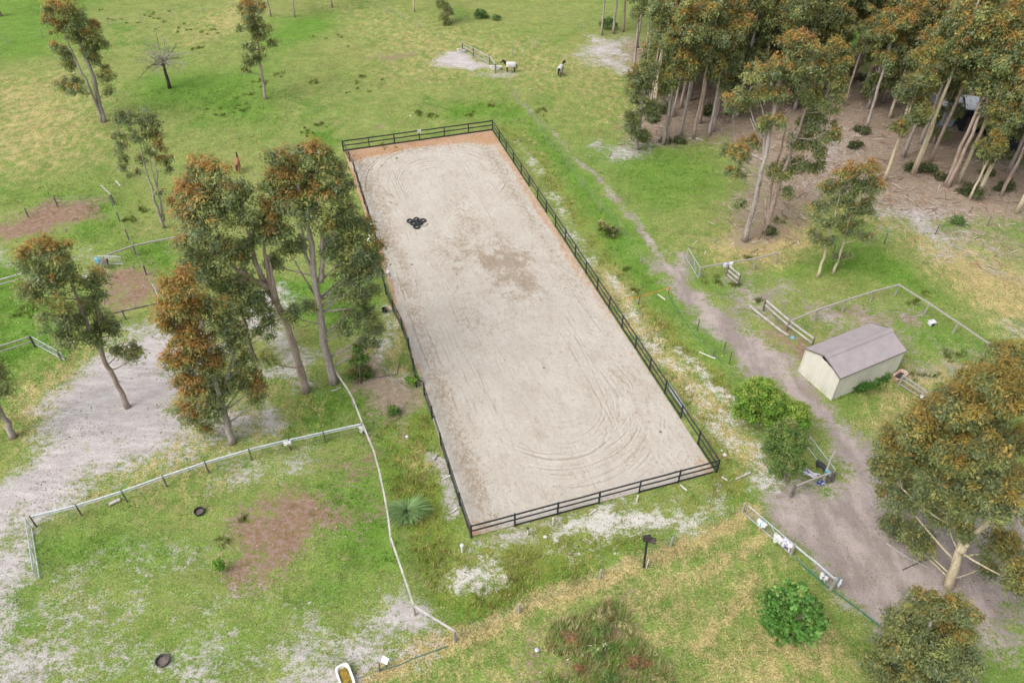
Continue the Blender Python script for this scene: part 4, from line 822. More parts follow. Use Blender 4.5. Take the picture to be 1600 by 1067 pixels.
# pampas
def pampas():
    B = G(637, 806); t = thing('pampas_grass', 'large grey-green spiky tussock of arching blades beside the arena', 'ornamental grass', B)
    r = np.random.RandomState(8); n = 1100; a = r.uniform(0, 6.283, n); L = r.uniform(.9, 2.2, n) * (.85 + .25 * np.sin(a * 2 + 1)); el = r.uniform(.75, 1.56, n); vs, cs = [], []
    for k in range(n):
        d = np.array([math.cos(a[k]), math.sin(a[k]), 0]); w = np.array([-d[1], d[0], 0]) * .028; p0 = d * r.uniform(0, .3)
        p1 = p0 + (d * math.cos(el[k]) + np.array([0, 0, math.sin(el[k])])) * L[k] * .5
        p2 = p1 + (d * math.cos(el[k] - .9) + np.array([0, 0, math.sin(el[k] - .9)])) * L[k] * .5
        vs += [p0 - w, p0 + w, p1 + w, p1 - w, p1 - w, p1 + w, p2 + w * .2, p2 - w * .2]; c = np.array([(.19, .31, .12), (.24, .37, .15), (.13, .23, .07), (.30, .40, .19)][r.randint(4)]); cs += [list(c) + [1]] * 2
    link('blades', np_mesh('blades', vs, np.arange(len(vs)), 4, face_cols=cs), M_GRASS, t)
    b = MB(); b.lathe(B, [(.38, -.05), (.34, .25), (.15, .42), (.02, .45)], 10); b.build('crown_base', M_BUSHBARK, t)
pampas()

# woodland: a few kinds of gum built once, each standing tree an object of its own
def proto(seed, h, bare, wide, pal, orange, stems=1, leaf=.36):
    r = np.random.RandomState(seed); T = []
    for s in range(stems):
        dx, dy = r.normal(0, .35, 2) * (1 + s); T.append([(s * .35, 0, -.15, .24 - s * .05), (s * .35 + dx * .3, dy * .3, h * .33, .19), (s * .3 + dx * .8, dy * .8, h * .66, .12), (dx * 1.3, dy * 1.3, h * .95, .04)])
    L = []; z = h * bare
    while z < h:
        f = (z - h * bare) / (h * (1 - bare)); w = wide * .92 * (.55 + .75 * math.sin(math.pi * min(1, f * .8 + .15)))
        for k in range(2 if f < .75 else 1):
            a = r.uniform(0, 6.28); q = w * r.uniform(.25, .75) * (1 if f < .85 else .3); s = w * r.uniform(.42, .62)
            L.append(((math.cos(a) * q, math.sin(a) * q, z + r.uniform(-.3, .3)), (s, s, s * .8), np.clip(orange * (.35 + .9 * f) + r.normal(0, .12), 0, 1)))
        z += h * (1 - bare) / 8.0
    return tree_meshes(T, L, seed, pal, leaf=leaf, asp=.36, dens=.95, clump=.70, twig=.03)
PROTO = [proto(11, 18, .50, 2.3, PAL_GUM, .68), proto(12, 20, .58, 2.2, PAL_GUM, .48), proto(13, 17, .44, 2.1, PAL_OLIVE, .62), proto(14, 21, .56, 2.5, PAL_GUM, .75, 2), proto(15, 15, .14, 2.2, PAL_OLIVE, .25), proto(16, 19, .60, 2.4, PAL_OLIVE, .58), proto(17, 9, .05, 1.5, PAL_GUM, .2)]
BARKS = [M_BARK, M_BARKRED, M_BARK, M_BARKPALE, M_BARK, M_BARKRED, M_BARK]
PH = [18, 20, 17, 21, 15, 19, 9]
_first = {}
def stand(k, px, py, h, label, group, rz, bark=None):
    tme, cme = PROTO[k]; s = h / PH[k]; B = G(px, py)
    key = (k, bark)
    if key not in _first:
        if bark is not None: tme = tme.copy(); tme.materials.clear()
        _first[key] = make_tree('gum_tree', label, 'tree', B, tme, cme, bark or BARKS[k], group, rz, s * .95, scz=s); return
    src = _first[key]; t = src.copy(); COL.objects.link(t); t.location = V(B); t.rotation_euler = (0, 0, rz); t.scale = (s * .95, s * .95, s); t['label'] = label
    for ch in src.children:
        c = ch.copy(); COL.objects.link(c); c.parent = t
WG = 'tall gums of the woodland at the upper right'
r = np.random.RandomState(77)
front = [(995, 235, 14.5, 4, 'leafy slender gum at the left front corner of the woodland, foliage almost to the ground'),
 (1036, 226, 17, 2, 'gum with leafy low stem just right of the front corner gum'), (1042, 224, 19, 1, 'bare-stemmed gum touching the leafy low-stemmed gum at the woodland front'),
 (1064, 212, 18, 0, 'gum with mauve bare trunk third along the woodland front'), (1083, 217, 20, 1, 'gum with straight grey trunk above white fallen bark on the woodland front'),
 (1093, 193, 20, 5, 'gum behind the straight grey trunk on the woodland front'), (1108, 212, 16, 2, 'thin gum right of the straight grey trunk'), (1113, 205, 18, 0, 'thin gum right of and behind the straight grey trunk'),
 (940, 55, 15, 0, 'pale-footed gum at the rear left tip of the woodland'), (958, 53, 17, 2, 'gum second from the rear left tip of the woodland'), (973, 50, 18, 1, 'gum third from the rear left tip of the woodland'), (990, 108, 17, 0, 'gum with orange-streaked trunk at the bare sandy gap on the woodland edge'),
 (1381, 283, 17, 2, 'gum with yellow peeling foot left of the thick leaning trunk'), (1428, 272, 24, 3, 'gum with the thickest peeling cream-spotted trunk in front of the pale blue shed'),
 (1476, 291, 21, 1, 'gum with smooth grey trunk, left of the close pair before the dark house'), (1481, 293, 21, 5, 'gum with smooth grey trunk, right of the close pair before the dark house'), (1497, 286, 20, 0, 'gum with yellow lower bark right of the close grey pair'),
 (1514, 313, 12, 2, 'short gum with yellow stem rising from a dark bush'), (1524, 311, 17, 3, 'gum with reddish trunk rising from a dark bush'), (1564, 306, 19, 1, 'gum with grey leaning trunk near the right edge of the woodland'), (1588, 333, 17, 2, 'gum with pale spotted foot at the right edge of the woodland'), (1411, 246, 20, 0, 'gum left behind the thick peeling trunk'), (1454, 252, 20, 5, 'gum right behind the thick peeling trunk')]
for px, py, h, k, lab in front: stand(k, px, py, h, lab, WG, r.uniform(0, 6.28), M_BARKPALE if px in (1381, 1497, 1514, 1588) else None)
pts = [(px, py) for px, py, *_ in front]; poly = [(985, 70), (1120, 85), (1235, 60), (1300, 95), (1640, 150), (1680, 300), (1560, 285), (1440, 240), (1340, 225), (1300, 190), (1220, 190), (1130, 190), (1000, 190), (1010, 150)]
PW = [G(*p)[:2] for p in poly]; Wd = [G(*p)[:2] for p in pts]; tries = 0
inner = 'gum crowded among the woodland trunks behind the front row, upper right'
backl = 0
while tries < 6000 and len(Wd) < 118:
    tries += 1; x, y = r.uniform(10, 110), r.uniform(85, 142)
    if poly_sd(PW, np.array([x]), np.array([y]))[0] < .3 or min(math.hypot(x - a, y - b) for a, b in Wd) < 2.4: continue
    # keep the lane in front of the sheds a little open
    Wd.append(np.array([x, y])); k = r.choice([0, 1, 2, 3, 5, 0, 2, 3, 4]); h = r.uniform(12.5, 22)
    d = y * _c + CAM_H * _s; px = 800 + F_PX * x / d; up = y * _s - CAM_H * _c; py = 533.5 - F_PX * up / d
    if 1440 < px < 1680 and 160 < py < 262: Wd.pop(); continue
    stand(k, px, py, h, inner, 'gums crowded inside the woodland', r.uniform(0, 6.28))
for px, py, h, k, lab in [(423, 26, 13, 1, 'gum at the top edge with a slanting grey trunk, left of the reddish one'), (461, 27, 12, 0, 'gum at the top edge with drooping side foliage between grey and reddish trunks'), (519, 12, 14, 3, 'gum with reddish trunk on bare ground at the top edge'),
    (647, 19, 14, 1, 'gum with white trunk at the top edge beside a small tree'), (696, 38, 8, 6, 'small bushy gum at the top edge just left of the dark far bushes'), (2, 26, 19, 3, 'thick red-barked gum in the top left corner'), (1458, 224, 13, 4, 'leafy low gum right in front of the pale blue shed'), (1532, 250, 14, 4, 'leafy low gum in front of the dark house, left of the right edge'), (1585, 268, 13, 4, 'leafy low gum in front of the dark house at the right edge'), (1500, 236, 20, 0, 'tall gum between the pale blue shed and the dark house'), (1600, 128, 18, 0, 'gum behind the dark house at the right frame edge')]:
    stand(k, px, py, h, lab, 'gums along the far edge of the pasture' if px < 800 else WG, r.uniform(0, 6.28), M_BARKPALE if px == 647 else M_BARKRED if px in (2, 519) else None)
# woodland undergrowth
for px, py, a, b, lab in [(1040, 222, 8, 5, 'dark shrub at the foot of the low-stemmed woodland gum'), (1062, 222, 9, 6, 'dark shrub at the foot of the mauve gum trunk'), (1425, 268, 12, 9, 'dark shrub left of the thick peeling trunk'), (1450, 268, 14, 10, 'dark shrub right of the thick peeling trunk'), (1472, 282, 13, 8, 'dark shrub left of the close grey pair of trunks'), (1518, 308, 22, 14, 'wide dark bush round the reddish trunk'), (1570, 298, 16, 12, 'dark shrub behind the leaning trunk near the right edge'), (1338, 232, 12, 8, 'dark shrub beside the bare opening in the woodland'), (1345, 210, 14, 10, 'dark shrub deeper beside the bare opening in the woodland'), (1203, 362, 8, 6, 'dark green shrub at the feet of the two leaning gums'), (1550, 245, 26, 18, 'brown-tinged tall shrub in front of the dark house')]:
    bush(lab, (px, py), [(px, py - b * .9, a * .7, b * .7), (px - a * .5, py - b * .5, a * .5, b * .45), (px + a * .5, py - b * .55, a * .5, b * .45)], PAL_SCRUB, .3, name='shrub', cat='shrub', leaf=.26, clump=.5)

def undergrowth():
    r = np.random.RandomState(91); src = [o for o in COL.objects if o.get('category') == 'shrub'][:5]; k = 0
    while k < 34:
        x, y = r.uniform(12, 100), r.uniform(84, 140)
        if poly_sd(PW, np.array([x]), np.array([y]))[0] < .5: continue
        k += 1; s0 = src[k % len(src)]; t = s0.copy(); COL.objects.link(t); t.location = (x, y, 0); t.rotation_euler = (0, 0, r.uniform(0, 6.28)); q = r.uniform(.6, 1.5); t.scale = (q, q * r.uniform(.7, 1.2), q * r.uniform(.7, 1.3))
        t['label'] = 'rough dark shrub growing deep among the crowded woodland trunks'; t['group'] = 'shrubs deep inside the woodland'
        for ch in s0.children:
            c = ch.copy(); COL.objects.link(c); c.parent = t
undergrowth()
# ------------------------------------------------------------------ arena fence
def arena_fence():
    t = thing('arena_fence', 'black two-rail timber fence enclosing the whole sand arena', 'fence', AR(0, 0))
    near = [(0, 0)] + [(20 * i / 6, 0) for i in range(1, 7)]
    right = [(20, 61 * i / 20) for i in range(1, 21)]; farp = [(20 - 20 * i / 6, 61) for i in range(1, 7)]
    left1 = [(0.1, 61), (.35, 58), (.5, 55.1), (.47, 52.5), (.43, 50), (.39, 47.3), (.38, 44.6), (.35, 41.8), (.2, 39), (-.1, 36), (-.32, 33), (-.45, 30), (-.3, 27.1), (-.02, 24.2), (.0, 21.2), (-.2, 18.4), (-.42, 16.3)]
    left2 = [(0.02, 15.14), (.03, 12.29), (.02, 9.2), (-.02, 6.19), (-.04, 3.01), (0, 0)]
    runs = [near + right + farp, left1[0:], left2]; r = random.Random(2); done = set()
    H, PW = 1.46, .12
    for run in runs:
        tops = []
        for (u, v) in run:
            key = (round(u, 1), round(v, 1)); lean = (r.uniform(-.03, .03), r.uniform(-.03, .03))
            b = AR(u, v, -.1); e = AR(u + lean[0], v + lean[1], H + r.uniform(-.02, .03))
            if key not in done and not (u == .1 and v == 61):
                done.add(key); MB().beam(b, e, PW, PW).build('post', M_BLACK, t, bevel=.012)
        for (a, c) in zip(run[:-1], run[1:]):
            for z, h, w in ((H - .09, .15, .05), (.78, .14, .045)):
                p, q = AR(a[0], a[1], z + r.uniform(-.015, .015)), AR(c[0], c[1], z + r.uniform(-.015, .015)); m = (p + q) / 2 + np.array([0, 0, -r.uniform(0, .035)])
                b = MB(); b.beam(p, m, w, h); b.beam(m, q, w, h); b.build('rail', M_BLACK, t)
            if r.random() < .9:
                b = MB(); p, q = AR(a[0], a[1], .10), AR(c[0], c[1], .08 + r.uniform(-.03, .03)); b.beam(p, q, .035, .17); b.build('kickboard', M_BLACK, t)
    MB().beam(AR(-.42, 16.3, .95), AR(.02, 15.5, 1.3), .05, .12).build('rail', M_BLACK, t)
arena_fence()
def marker():
    p = AR(20 * 3 / 6, 61, 1.36); t = thing('marker_sign', 'small square white marker sign on the middle post of the far arena fence', 'sign', AR(10, 61, 1.1))
    d = AE2 * -.12; o = np.array([d[0], d[1], 0])
    MB().box(p + o, (.46, .03, .46), AR_YAW).build('board', M_WHITE, t, bevel=.01)
    for dx, dz, m in ((-.08, .06, M_BLUE), (.09, -.05, M_ORANGE), (-.02, -.12, M_TEAL)):
        q = p + o * 1.16 + np.array([AE1[0], AE1[1], 0]) * dx + np.array([0, 0, dz]); MB().box(q, (.12, .012, .07), AR_YAW).build('printed_mark', m, t)
marker()

# ------------------------------------------------------------------ other fences and rails (measured at their tops)
def rail_fence(name, label, tops, z, posts, rails, mat_rail, mat_post, cat='fence', pr=.055, group=None, sag=.03, wires=()):
    P = [G(px, py, z) for px, py in tops]; t = thing(name, label, cat, np.array([P[0][0], P[0][1], 0]), group); r = random.Random(len(label))
    for i in posts:
        p = P[i]; MB().tube([np.array([p[0], p[1], -.15]), np.array([p[0] + r.uniform(-.04, .04), p[1], z + .07])], [pr * 1.1, pr], 8).build('post', mat_post, t)
    for dz, w, h in rails:
        for a, c in zip(P[:-1], P[1:]):
            a2, c2 = a - np.array([0, 0, dz]), c - np.array([0, 0, dz]); m = (a2 + c2) / 2 - np.array([0, 0, r.uniform(0, sag)])
            b = MB(); b.beam(a2, m, w, h); b.beam(m, c2, w, h); b.build('rail', mat_rail, t)
    for dz in wires:
        b = MB()
        for a, c in zip(P[:-1], P[1:]): b.tube([a - np.array([0, 0, dz]), c - np.array([0, 0, dz])], .008, 3)
        b.build('wire', M_WIRE, t)
    return t
rail_fence('rail_fence', 'long white-topped rail fence crossing the left paddock to the arena corner', [(46, 807), (118, 789), (190, 767), (254, 744), (320, 722), (388, 702), (450, 687), (505, 675), (565, 662)], 1.25, range(9), [(0, .11, .05), (.22, .07, .04)], M_TAPE, M_TIMBERDK, wires=(.7,))
rail_fence('pole_fence', 'single pale pole fence bending along the left of the arena to the bottom corner', [(519, 570), (528, 586), (541, 605), (551, 622), (566, 661), (584, 705), (593, 738), (600, 772), (606, 805), (610, 839), (636, 915), (646, 946), (711, 986)], 1.2, (3, 4, 6, 9, 11, 12), [(0, .12, .11)], M_PALEPOLE, M_TIMBER, pr=.075)
rail_fence('timber_rail', 'weathered rail from the blue-rugged gate to the large leaning gum', [(168, 398), (208, 384), (236, 378), (278, 370), (320, 360)], 1.2, (1, 3), [(0, .14, .14)], M_TIMBER, M_TIMBERDK, pr=.08)
rail_fence('timber_rail', 'weathered rail below the dug brown patch in the left paddock', [(162, 493), (191, 486), (250, 473)], 1.1, (1, 2), [(0, .11, .11)], M_TIMBERDK, M_TIMBERDK, pr=.07)
rail_fence('timber_rail', 'short steep rail joining the dug brown patch to the orange gum', [(237, 442), (242, 452), (250, 472)], 1.1, (0, 2), [(0, .12, .12)], M_TIMBER, M_TIMBERDK, pr=.08)
rail_fence('timber_rail', 'short sloping timber stay above the upper dug patch, with a stout end post', [(158, 290), (173, 305)], 1.1, (1,), [(0, .13, .13)], M_TIMBER, M_TIMBERDK, pr=.08)
rail_fence('timber_rail', 'stubby sloping timber stay under the airy many-stemmed gum', [(181, 283), (188, 291)], .8, (), [(0, .14, .14)], M_PALEPOLE, M_TIMBER)
rail_fence('rail_fence', 'pale two-rail fence stub at the left frame edge behind the sand gum', [(-30, 445), (0, 437), (36, 427)], 1.2, (0, 2), [(0, .14, .10), (.5, .12, .08)], M_PALEPOLE, M_TIMBER)
rail_fence('rail_fence', 'weathered two-rail fence at the left edge ending at a steel gate', [(-30, 549), (0, 541), (46, 526)], 1.25, (0, 2), [(0, .12, .12), (.55, .10, .10)], M_TIMBER, M_TIMBERDK, pr=.09)
rail_fence('rail_fence', 'weathered rail fence bending round the grass yard behind the cream shed', [(1234, 502), (1278, 484), (1322, 469), (1366, 455), (1405, 445), (1452, 474), (1497, 504), (1546, 537), (1575, 555)], 1.3, range(1, 8), [(0, .15, .10)], M_TIMBER, M_TIMBER, pr=.085)
rail_fence('rail_fence', 'double rail running down to the rear corner of the cream shed', [(1197, 469), (1234, 501), (1272, 529)], 1.25, (0, 1, 2), [(0, .15, .10), (.55, .13, .09)], M_PALEPOLE, M_TIMBERDK, pr=.085)
rail_fence('fallen_rail', 'grey pole lying low in the grass left of the double rail', [(1172, 478), (1194, 496), (1218, 515), (1232, 524)], .25, (), [(0, .15, .13)], M_PALEPOLE, M_TIMBER, cat='rail')
rail_fence('rail_fence', 'weathered three-rail fence running from the rusty bath to the rusty-olive gum', [(1411, 587), (1440, 606), (1476, 634)], 1.15, (0, 2), [(0, .13, .09), (.4, .12, .08), (.95, .10, .08)], M_TIMBER, M_TIMBER, pr=.09)
rail_fence('rail_fence', 'grey timber rail on three posts holding a rug near the small gate', [(1096, 418), (1134, 411), (1182, 404), (1216, 395)], 1.3, (0, 2, 3), [(0, .13, .10)], M_TIMBER, M_TIMBER, pr=.085)
rail_fence('timber_wing', 'three-rail timber wing with black-capped post below the rugged rail', [(1139, 415), (1157, 430)], 1.25, (0, 1), [(0, .13, .09), (.55, .12, .09), (1.08, .10, .09)], M_PALEPOLE, M_TIMBERDK, pr=.085)
rail_fence('timber_rail', 'bent grey rail between two posts below the dark green bush', [(1242, 760), (1262, 752), (1283, 744), (1300, 738)], 1.15, (0, 3), [(0, .14, .12)], M_TIMBER, M_TIMBERDK, pr=.12)
rail_fence('tape_fence', 'white tape fence over low dark netting beside the dirt yard', [(1242, 851), (1275, 878), (1306, 905)], 1.25, (0, 2), [(0, .07, .06), (.08, .05, .05)], M_TAPE, M_TIMBER, pr=.12, wires=(1.1,))
def wire_fence(label, bases, h, mat, pr=.05, wires=(.25, .6, .95), cat='wire fence'):
    P = [G(*b) for b in bases]; t = thing('wire_fence', label, cat, P[0]); r = random.Random(len(label))
    for p in P: MB().tube([p - np.array([0, 0, .15]), p + np.array([r.uniform(-.05, .05), 0, h * r.uniform(.92, 1.05)])], [pr * 1.1, pr], 6).build('post', mat, t)
    b = MB()
    for w in wires:
        for a, c in zip(P[:-1], P[1:]): b.tube([a + np.array([0, 0, h * w]), c + np.array([0, 0, h * w])], .006, 3)
    b.build('wire', M_WIRE, t); return t
wire_fence('thin wire fence on grey posts running from the white trough down beside the dirt track', [(775, 112), (790, 132), (807, 157), (825, 180), (843, 206), (864, 232), (886, 262), (910, 293), (938, 329), (967, 363), (1001, 411)], 1.35, M_TIMBER)
wire_fence('thin wire fence on grey posts behind the two rugged horses', [(801, 88), (838, 73), (874, 61), (907, 47), (940, 34)], 1.4, M_TIMBER)
wire_fence('thin wire fence across the far left pasture behind the dead tree', [(-40, 84), (11, 69), (67, 58), (118, 49), (170, 41), (221, 35), (270, 26), (317, 18), (364, 9)], 1.4, M_TIMBER)
wire_fence('thin wire fence sloping from the top edge to the far steel gate', [(580, 8), (604, 21), (630, 33), (658, 46), (688, 62), (722, 76)], 1.3, M_TIMBER)
wire_fence('wire fence along the front of the woodland floor, right', [(1300, 400), (1381, 382), (1461, 367), (1542, 354), (1620, 338)], 1.4, M_TIMBERDK)
wire_fence('wire fence on dark stakes beside the dirt track below the orange cord', [(1089, 517), (1130, 553), (1139, 569)], 1.5, M_TIMBERDK)
wire_fence('wire fence on short timber posts along the straw strip south of the arena', [(711, 1001), (811, 957), (937, 904), (1048, 853), (1160, 800)], 1.15, M_TIMBER, .085)
wire_fence('wire fence on dark posts past the upper dug patch, left paddock', [(45, 340), (90, 323), (177, 321), (188, 346), (202, 374), (229, 430)], 1.25, M_TIMBERDK, .07)
for px, py, h, m, lab in [(593, 1049, 1.0, M_TIMBERDK, 'dark stake beside the white board near the bottom edge'), (1113, 558, .8, M_TIMBERDK, 'short dark stake by the fallen white stick near the dirt track'), (997, 476, 1.0, M_TIMBERDK, 'leaning black stake holding the orange cord')]:
    p = G(px, py); t = thing('stake', lab, 'post', p); MB().tube([p - np.array([0, 0, .1]), p + np.array([.08, .05, h])], [.06, .05], 6).build('shaft', m, t); MB().tube([p + np.array([.08, .05, h]), p + np.array([.083, .052, h + .04])], [.055, .03], 6).build('cap', m, t)

# ------------------------------------------------------------------ gates
def gate(label, top1, top2, z, low, braces=1, posts=(), mat=M_GALV, mesh=True):
    a, c = G(*top1, z), G(*top2, z); dn = np.array([0, 0, z - low]); t = thing('metal_gate', label, 'gate', np.array([a[0], a[1], 0]))
    MB().tube([a, c], .03, 8).build('top_rail', mat, t); MB().tube([a - dn, c - dn], .03, 8).build('bottom_rail', mat, t)
    for p in (a, c): MB().tube([p, p - dn], .03, 8).build('stile', mat, t)
    for k in range(braces):
        f = .5; m = a * (1 - f) + c * f; MB().tube([m, a * .8 + c * .2 - dn], .018, 6).build('brace', mat, t); MB().tube([m, a * .2 + c * .8 - dn], .018, 6).build('brace', mat, t)
    if mesh:
        b = MB()
        for i in range(1, 6): q = dn * i / 6; b.tube([a - q, c - q], .006, 3)
        L = np.linalg.norm(c - a)
        for i in range(1, int(L / .3)): q = a + (c - a) * i / int(L / .3); b.tube([q, q - dn], .005, 3)
        b.build('mesh', M_WIRE, t)
    for px, py, h in posts:
        p = G(px, py); MB().tube([p - np.array([0, 0, .1]), p + np.array([0, 0, h])], .09, 8).build('post', M_TIMBERDK, t)
    return t
gate('steel gate with blue rugs hung at one end, left paddock', (152, 400), (188, 401), 1.2, .25)
gate('steel gate closing the weathered fence at the left edge', (47, 525), (95, 551), 1.2, .3, posts=((97, 563, 1.2),))
gate('steel mesh gate standing open over the sand path, left end of the white rail', (39, 810), (51, 890), 1.3, .15)
gate('steel gate in the far pasture between posts near the rugged horse', (741, 76), (764, 89), 1.35, .35, posts=((740, 88, 1.5), (765, 100, 1.5)))
gate('tilted steel mesh gate standing open where the dirt track widens', (1075, 387), (1094, 418), 1.4, .1)
gate('steel mesh gate half behind the dark green bush', (1266, 682), (1305, 733), 1.25, .15, braces=0, posts=((1300, 752, 1.1),))
gate('long steel mesh gate with white rugs at the dirt yard entrance', (1170, 790), (1240, 850), 1.25, .15, braces=1)
rail_fence('rail_fence', 'short two-rail timber fence left of the far steel gate', [(722, 67), (740, 76)], 1.4, (0,), [(0, .10, .10), (.6, .09, .09)], M_TIMBER, M_TIMBERDK, pr=.09)
rail_fence('timber_rail', 'sloping pale rail from the far steel gate down to the white trough', [(765, 88), (774, 101)], 1.45, (1,), [(0, .12, .12)], M_PALEPOLE, M_TIMBERDK, pr=.08)

# ------------------------------------------------------------------ rugs hung or dropped
def rug(label, px, py, z, L, drop, rz, mat, seed=1, lying=False, two=None):
    p = G(px, py, z); t = thing('horse_rug', label, 'rug', p); r = np.random.RandomState(seed); n, m = 9, 13; g = []
    for i in range(n):
        row = []; x = (i / (n - 1) - .5) * L
        for j in range(m):
            s = (j / (m - 1) - .5) * 2
            if lying: q = np.array([x * (1 + .25 * math.sin(seed + j)), s * drop * (1 + .25 * math.cos(seed * 2 + i * .9)), .07 + .10 * abs(math.sin(i * 1.3 + seed)) * abs(math.cos(j * 1.1)) + r.uniform(0, .06)])
            else:
                dz = abs(s); y = math.copysign(min(.10 + .10 * dz, abs(s) * .9), s); q = np.array([x * (1 - .35 * dz * (1 if seed % 2 else .3)) + .05 * math.sin(j * 1.7 + seed), y + .05 * math.sin(i * 2.1 + j), .05 - dz * drop * (.75 + .3 * math.sin(i * .9 + seed + (2 if s > 0 else 0))) + r.uniform(-.03, .03)])
            row.append(np.array([q[0] * math.cos(rz) - q[1] * math.sin(rz), q[0] * math.sin(rz) + q[1] * math.cos(rz), q[2]]) + p)
        g.append(row)
    o = MB().sheet(g).build('cloth', mat, t, smooth=True); so = o.modifiers.new('thick', 'SOLIDIFY'); so.thickness = .03; sb = o.modifiers.new('soft', 'SUBSURF'); sb.levels = sb.render_levels = 1
    if two is not None:
        i0 = n // 2; b = MB()
        pts = [q + np.array([0, 0, .03]) for q in g[i0]]; b.tube(pts, .035, 5); b.build('strap', two, t)
    return t
rug('blue and grey rug on the left gate, leftmost fold', 153, 403, 1.2, .8, 1.0, -.1, M_RUGBLUE, 1)
rug('tan rug with a blue collar hanging on the left gate beside the blue fold', 161, 404, 1.2, .8, 1.1, -.1, M_RUGBROWN, 2, two=M_RUGBLUE)
rug('white and purple rug slung over the grey timber rail', 1137, 411, 1.33, 1.3, .7, .25, M_RUGPURPLE, 3)
rug('pale rug with teal trim on the long gate, highest of its three rugs', 1192, 815, 1.1, .8, .6, -.95, M_RUGWHITE, 4, two=M_TEAL)
rug('cream rug on the long gate, middle of its three rugs', 1218, 838, 1.05, .85, .8, -.95, M_RUGWHITE, 5)
rug('white patterned rug on the long gate next to its end post', 1232, 846, 1.1, .85, .8, -.95, M_RUGPURPLE, 6)
rug('grey bundled rug with navy strap hung below the white tape', 1289, 899, .75, .6, .45, -.9, M_RUGWHITE, 7, two=M_RUGNAVY)
rug('grey halter cloth with a teal strap on the last white tape post', 1310, 905, 1.0, .5, .6, -.5, M_RUGPURPLE, 8, two=M_TEAL)
rug('white and mauve rug dropped on the grass by the dark bush', 1266, 742, .0, 1.1, .32, -.6, M_RUGPURPLE, 9, lying=True)
rug('navy and white rug heaped under the bent grey rail', 1282, 756, .0, .7, .24, .35, M_RUGNAVY, 10, lying=True)
rug('small teal and white rug over the gate end post by the dark bush', 1295, 736, 1.1, .6, .5, -.6, M_RUGBLUE, 11)
rug('black cloth hanging inside the gate beside the dark bush', 1285, 725, .9, 1.0, .5, -.95, M_RUBBER, 12)
rug('white rag knotted on the corner of the long white rail', 565, 667, 1.1, .5, .6, .3, M_RUGWHITE, 13)
rug('small white rag tied midway along the long white rail', 449, 690, 1.15, .6, .3, .25, M_RUGWHITE, 14)
rug('grey-white saddle cloth on the arena fence under the tallest gum', 606, 425, 1.4, .5, .8, 1.3, M_RUGWHITE, 15)

# ------------------------------------------------------------------ baths, tubs, tyres
def bath(label, px, py, rz, L, Wd, H, mat, water, wl=.55, foot=True):
    p = G(px, py); t = thing('bathtub', label, 'bathtub', p, rz=rz); r0 = lambda l, w, z, n=24: [np.array([l / 2 * math.copysign(abs(math.cos(a)) ** .45, math.cos(a)), w / 2 * math.copysign(abs(math.sin(a)) ** .45, math.sin(a)), z]) for a in [2 * math.pi * (k + .5) / n for k in range(n)]]
    R = [r0(L * .72, Wd * .6, .0), r0(L * .8, Wd * .72, .06), r0(L * .93, Wd * .9, H * .85), r0(L * .94, Wd * .92, H - .05), r0(L, Wd, H - .04), r0(L, Wd, H), r0(L * .86, Wd * .74, H - .003), r0(L * .83, Wd * .68, H * .75), r0(L * .66, Wd * .5, .12)]
    M = Matrix.Rotation(rz, 3, 'Z'); R = [[np.array(M @ V(q)) + p for q in ring] for ring in R]
    MB().rings(R).build('shell', mat, t, smooth=False, bevel=.008)
    z = .12 + (H - .12) * wl; W2 = [np.array(M @ V(q)) + p for q in r0(L * (.66 + .16 * wl), Wd * (.5 + .17 * wl), z)]
    b = MB(); b.add(W2, [tuple(range(len(W2)))]); b.build('water', water, t)
    e = p + np.array(M @ Vector((L * .40, 0, H + .01))); MB().lathe(e, [(.03, 0), (.03, .05), (.0, .05)], 8).build('tap_hole_cap', M_GALV, t)
bath('white bathtub of yellow water at the bottom frame edge', 541, 1062, math.radians(-62), 1.75, .92, .5, M_WHITE, M_YELLOWWATER, .6)
bath('rusty-lined bathtub of dark water against the end of the cream shed', 1404, 591, math.radians(38), 1.6, .78, .5, M_RUST, M_DARKWATER, .45)
bath('white bathtub above the sand patch beside the far fence', 722, 82, math.radians(22), 1.7, .8, .55, M_WHITE, M_YELLOWWATER, .85)
bath('white trough at the fence post in front of the side-on rugged horse', 774.5, 109, 0.0, 1.8, .7, .5, M_WHITE, M_YELLOWWATER, .7)
def tub(label, px, py, R, H, mat, fill, name='feed_tub', cat='tub', tilt=0, handle=False, zf=.25):
    p = G(px, py); t = thing(name, label, cat, p); M = Matrix.Rotation(tilt, 3, 'X')
    MB().lathe(p, [(0, .01), (R * .86, 0), (R * .9, .02), (R, H - .03), (R + .025, H - .03), (R + .03, H), (R - .02, H + .004), (R - .03, H - .02), (R * .85, .05), (0, .045)], 28, M=M).build('body', mat, t, smooth=False)
    MB().lathe(p, [(0, H * zf), (R * .5, H * zf + .02), (R * .88, H * zf)], 20, M=M).build('contents', fill, t)
    if handle: MB().tube([p + np.array([R * math.cos(a), .05, H + R * .5 * math.sin(a)]) for a in np.linspace(0, math.pi, 9)], .012, 5).build('handle', M_GALV, t)
    return t
tub('black rubber tub with dry soil on the patchy grass near the bottom edge', 255, 1034, .42, .28, M_DIRTYRUB, M_SOIL)
tub('black rubber tub on the grass just below the long white rail', 312, 801, .36, .26, M_RUBBER, M_SOIL)
tub('black bucket on the sandy strip between tallest gum and arena fence', 601, 487, .27, .42, M_RUBBER, M_DARKWATER, 'bucket', 'bucket', 0, True)
tub('blue bucket at the left edge of the rusty-olive gum crown', 1373, 697, .26, .40, M_BLUE, M_DARKWATER, 'bucket', 'bucket', .3, True)
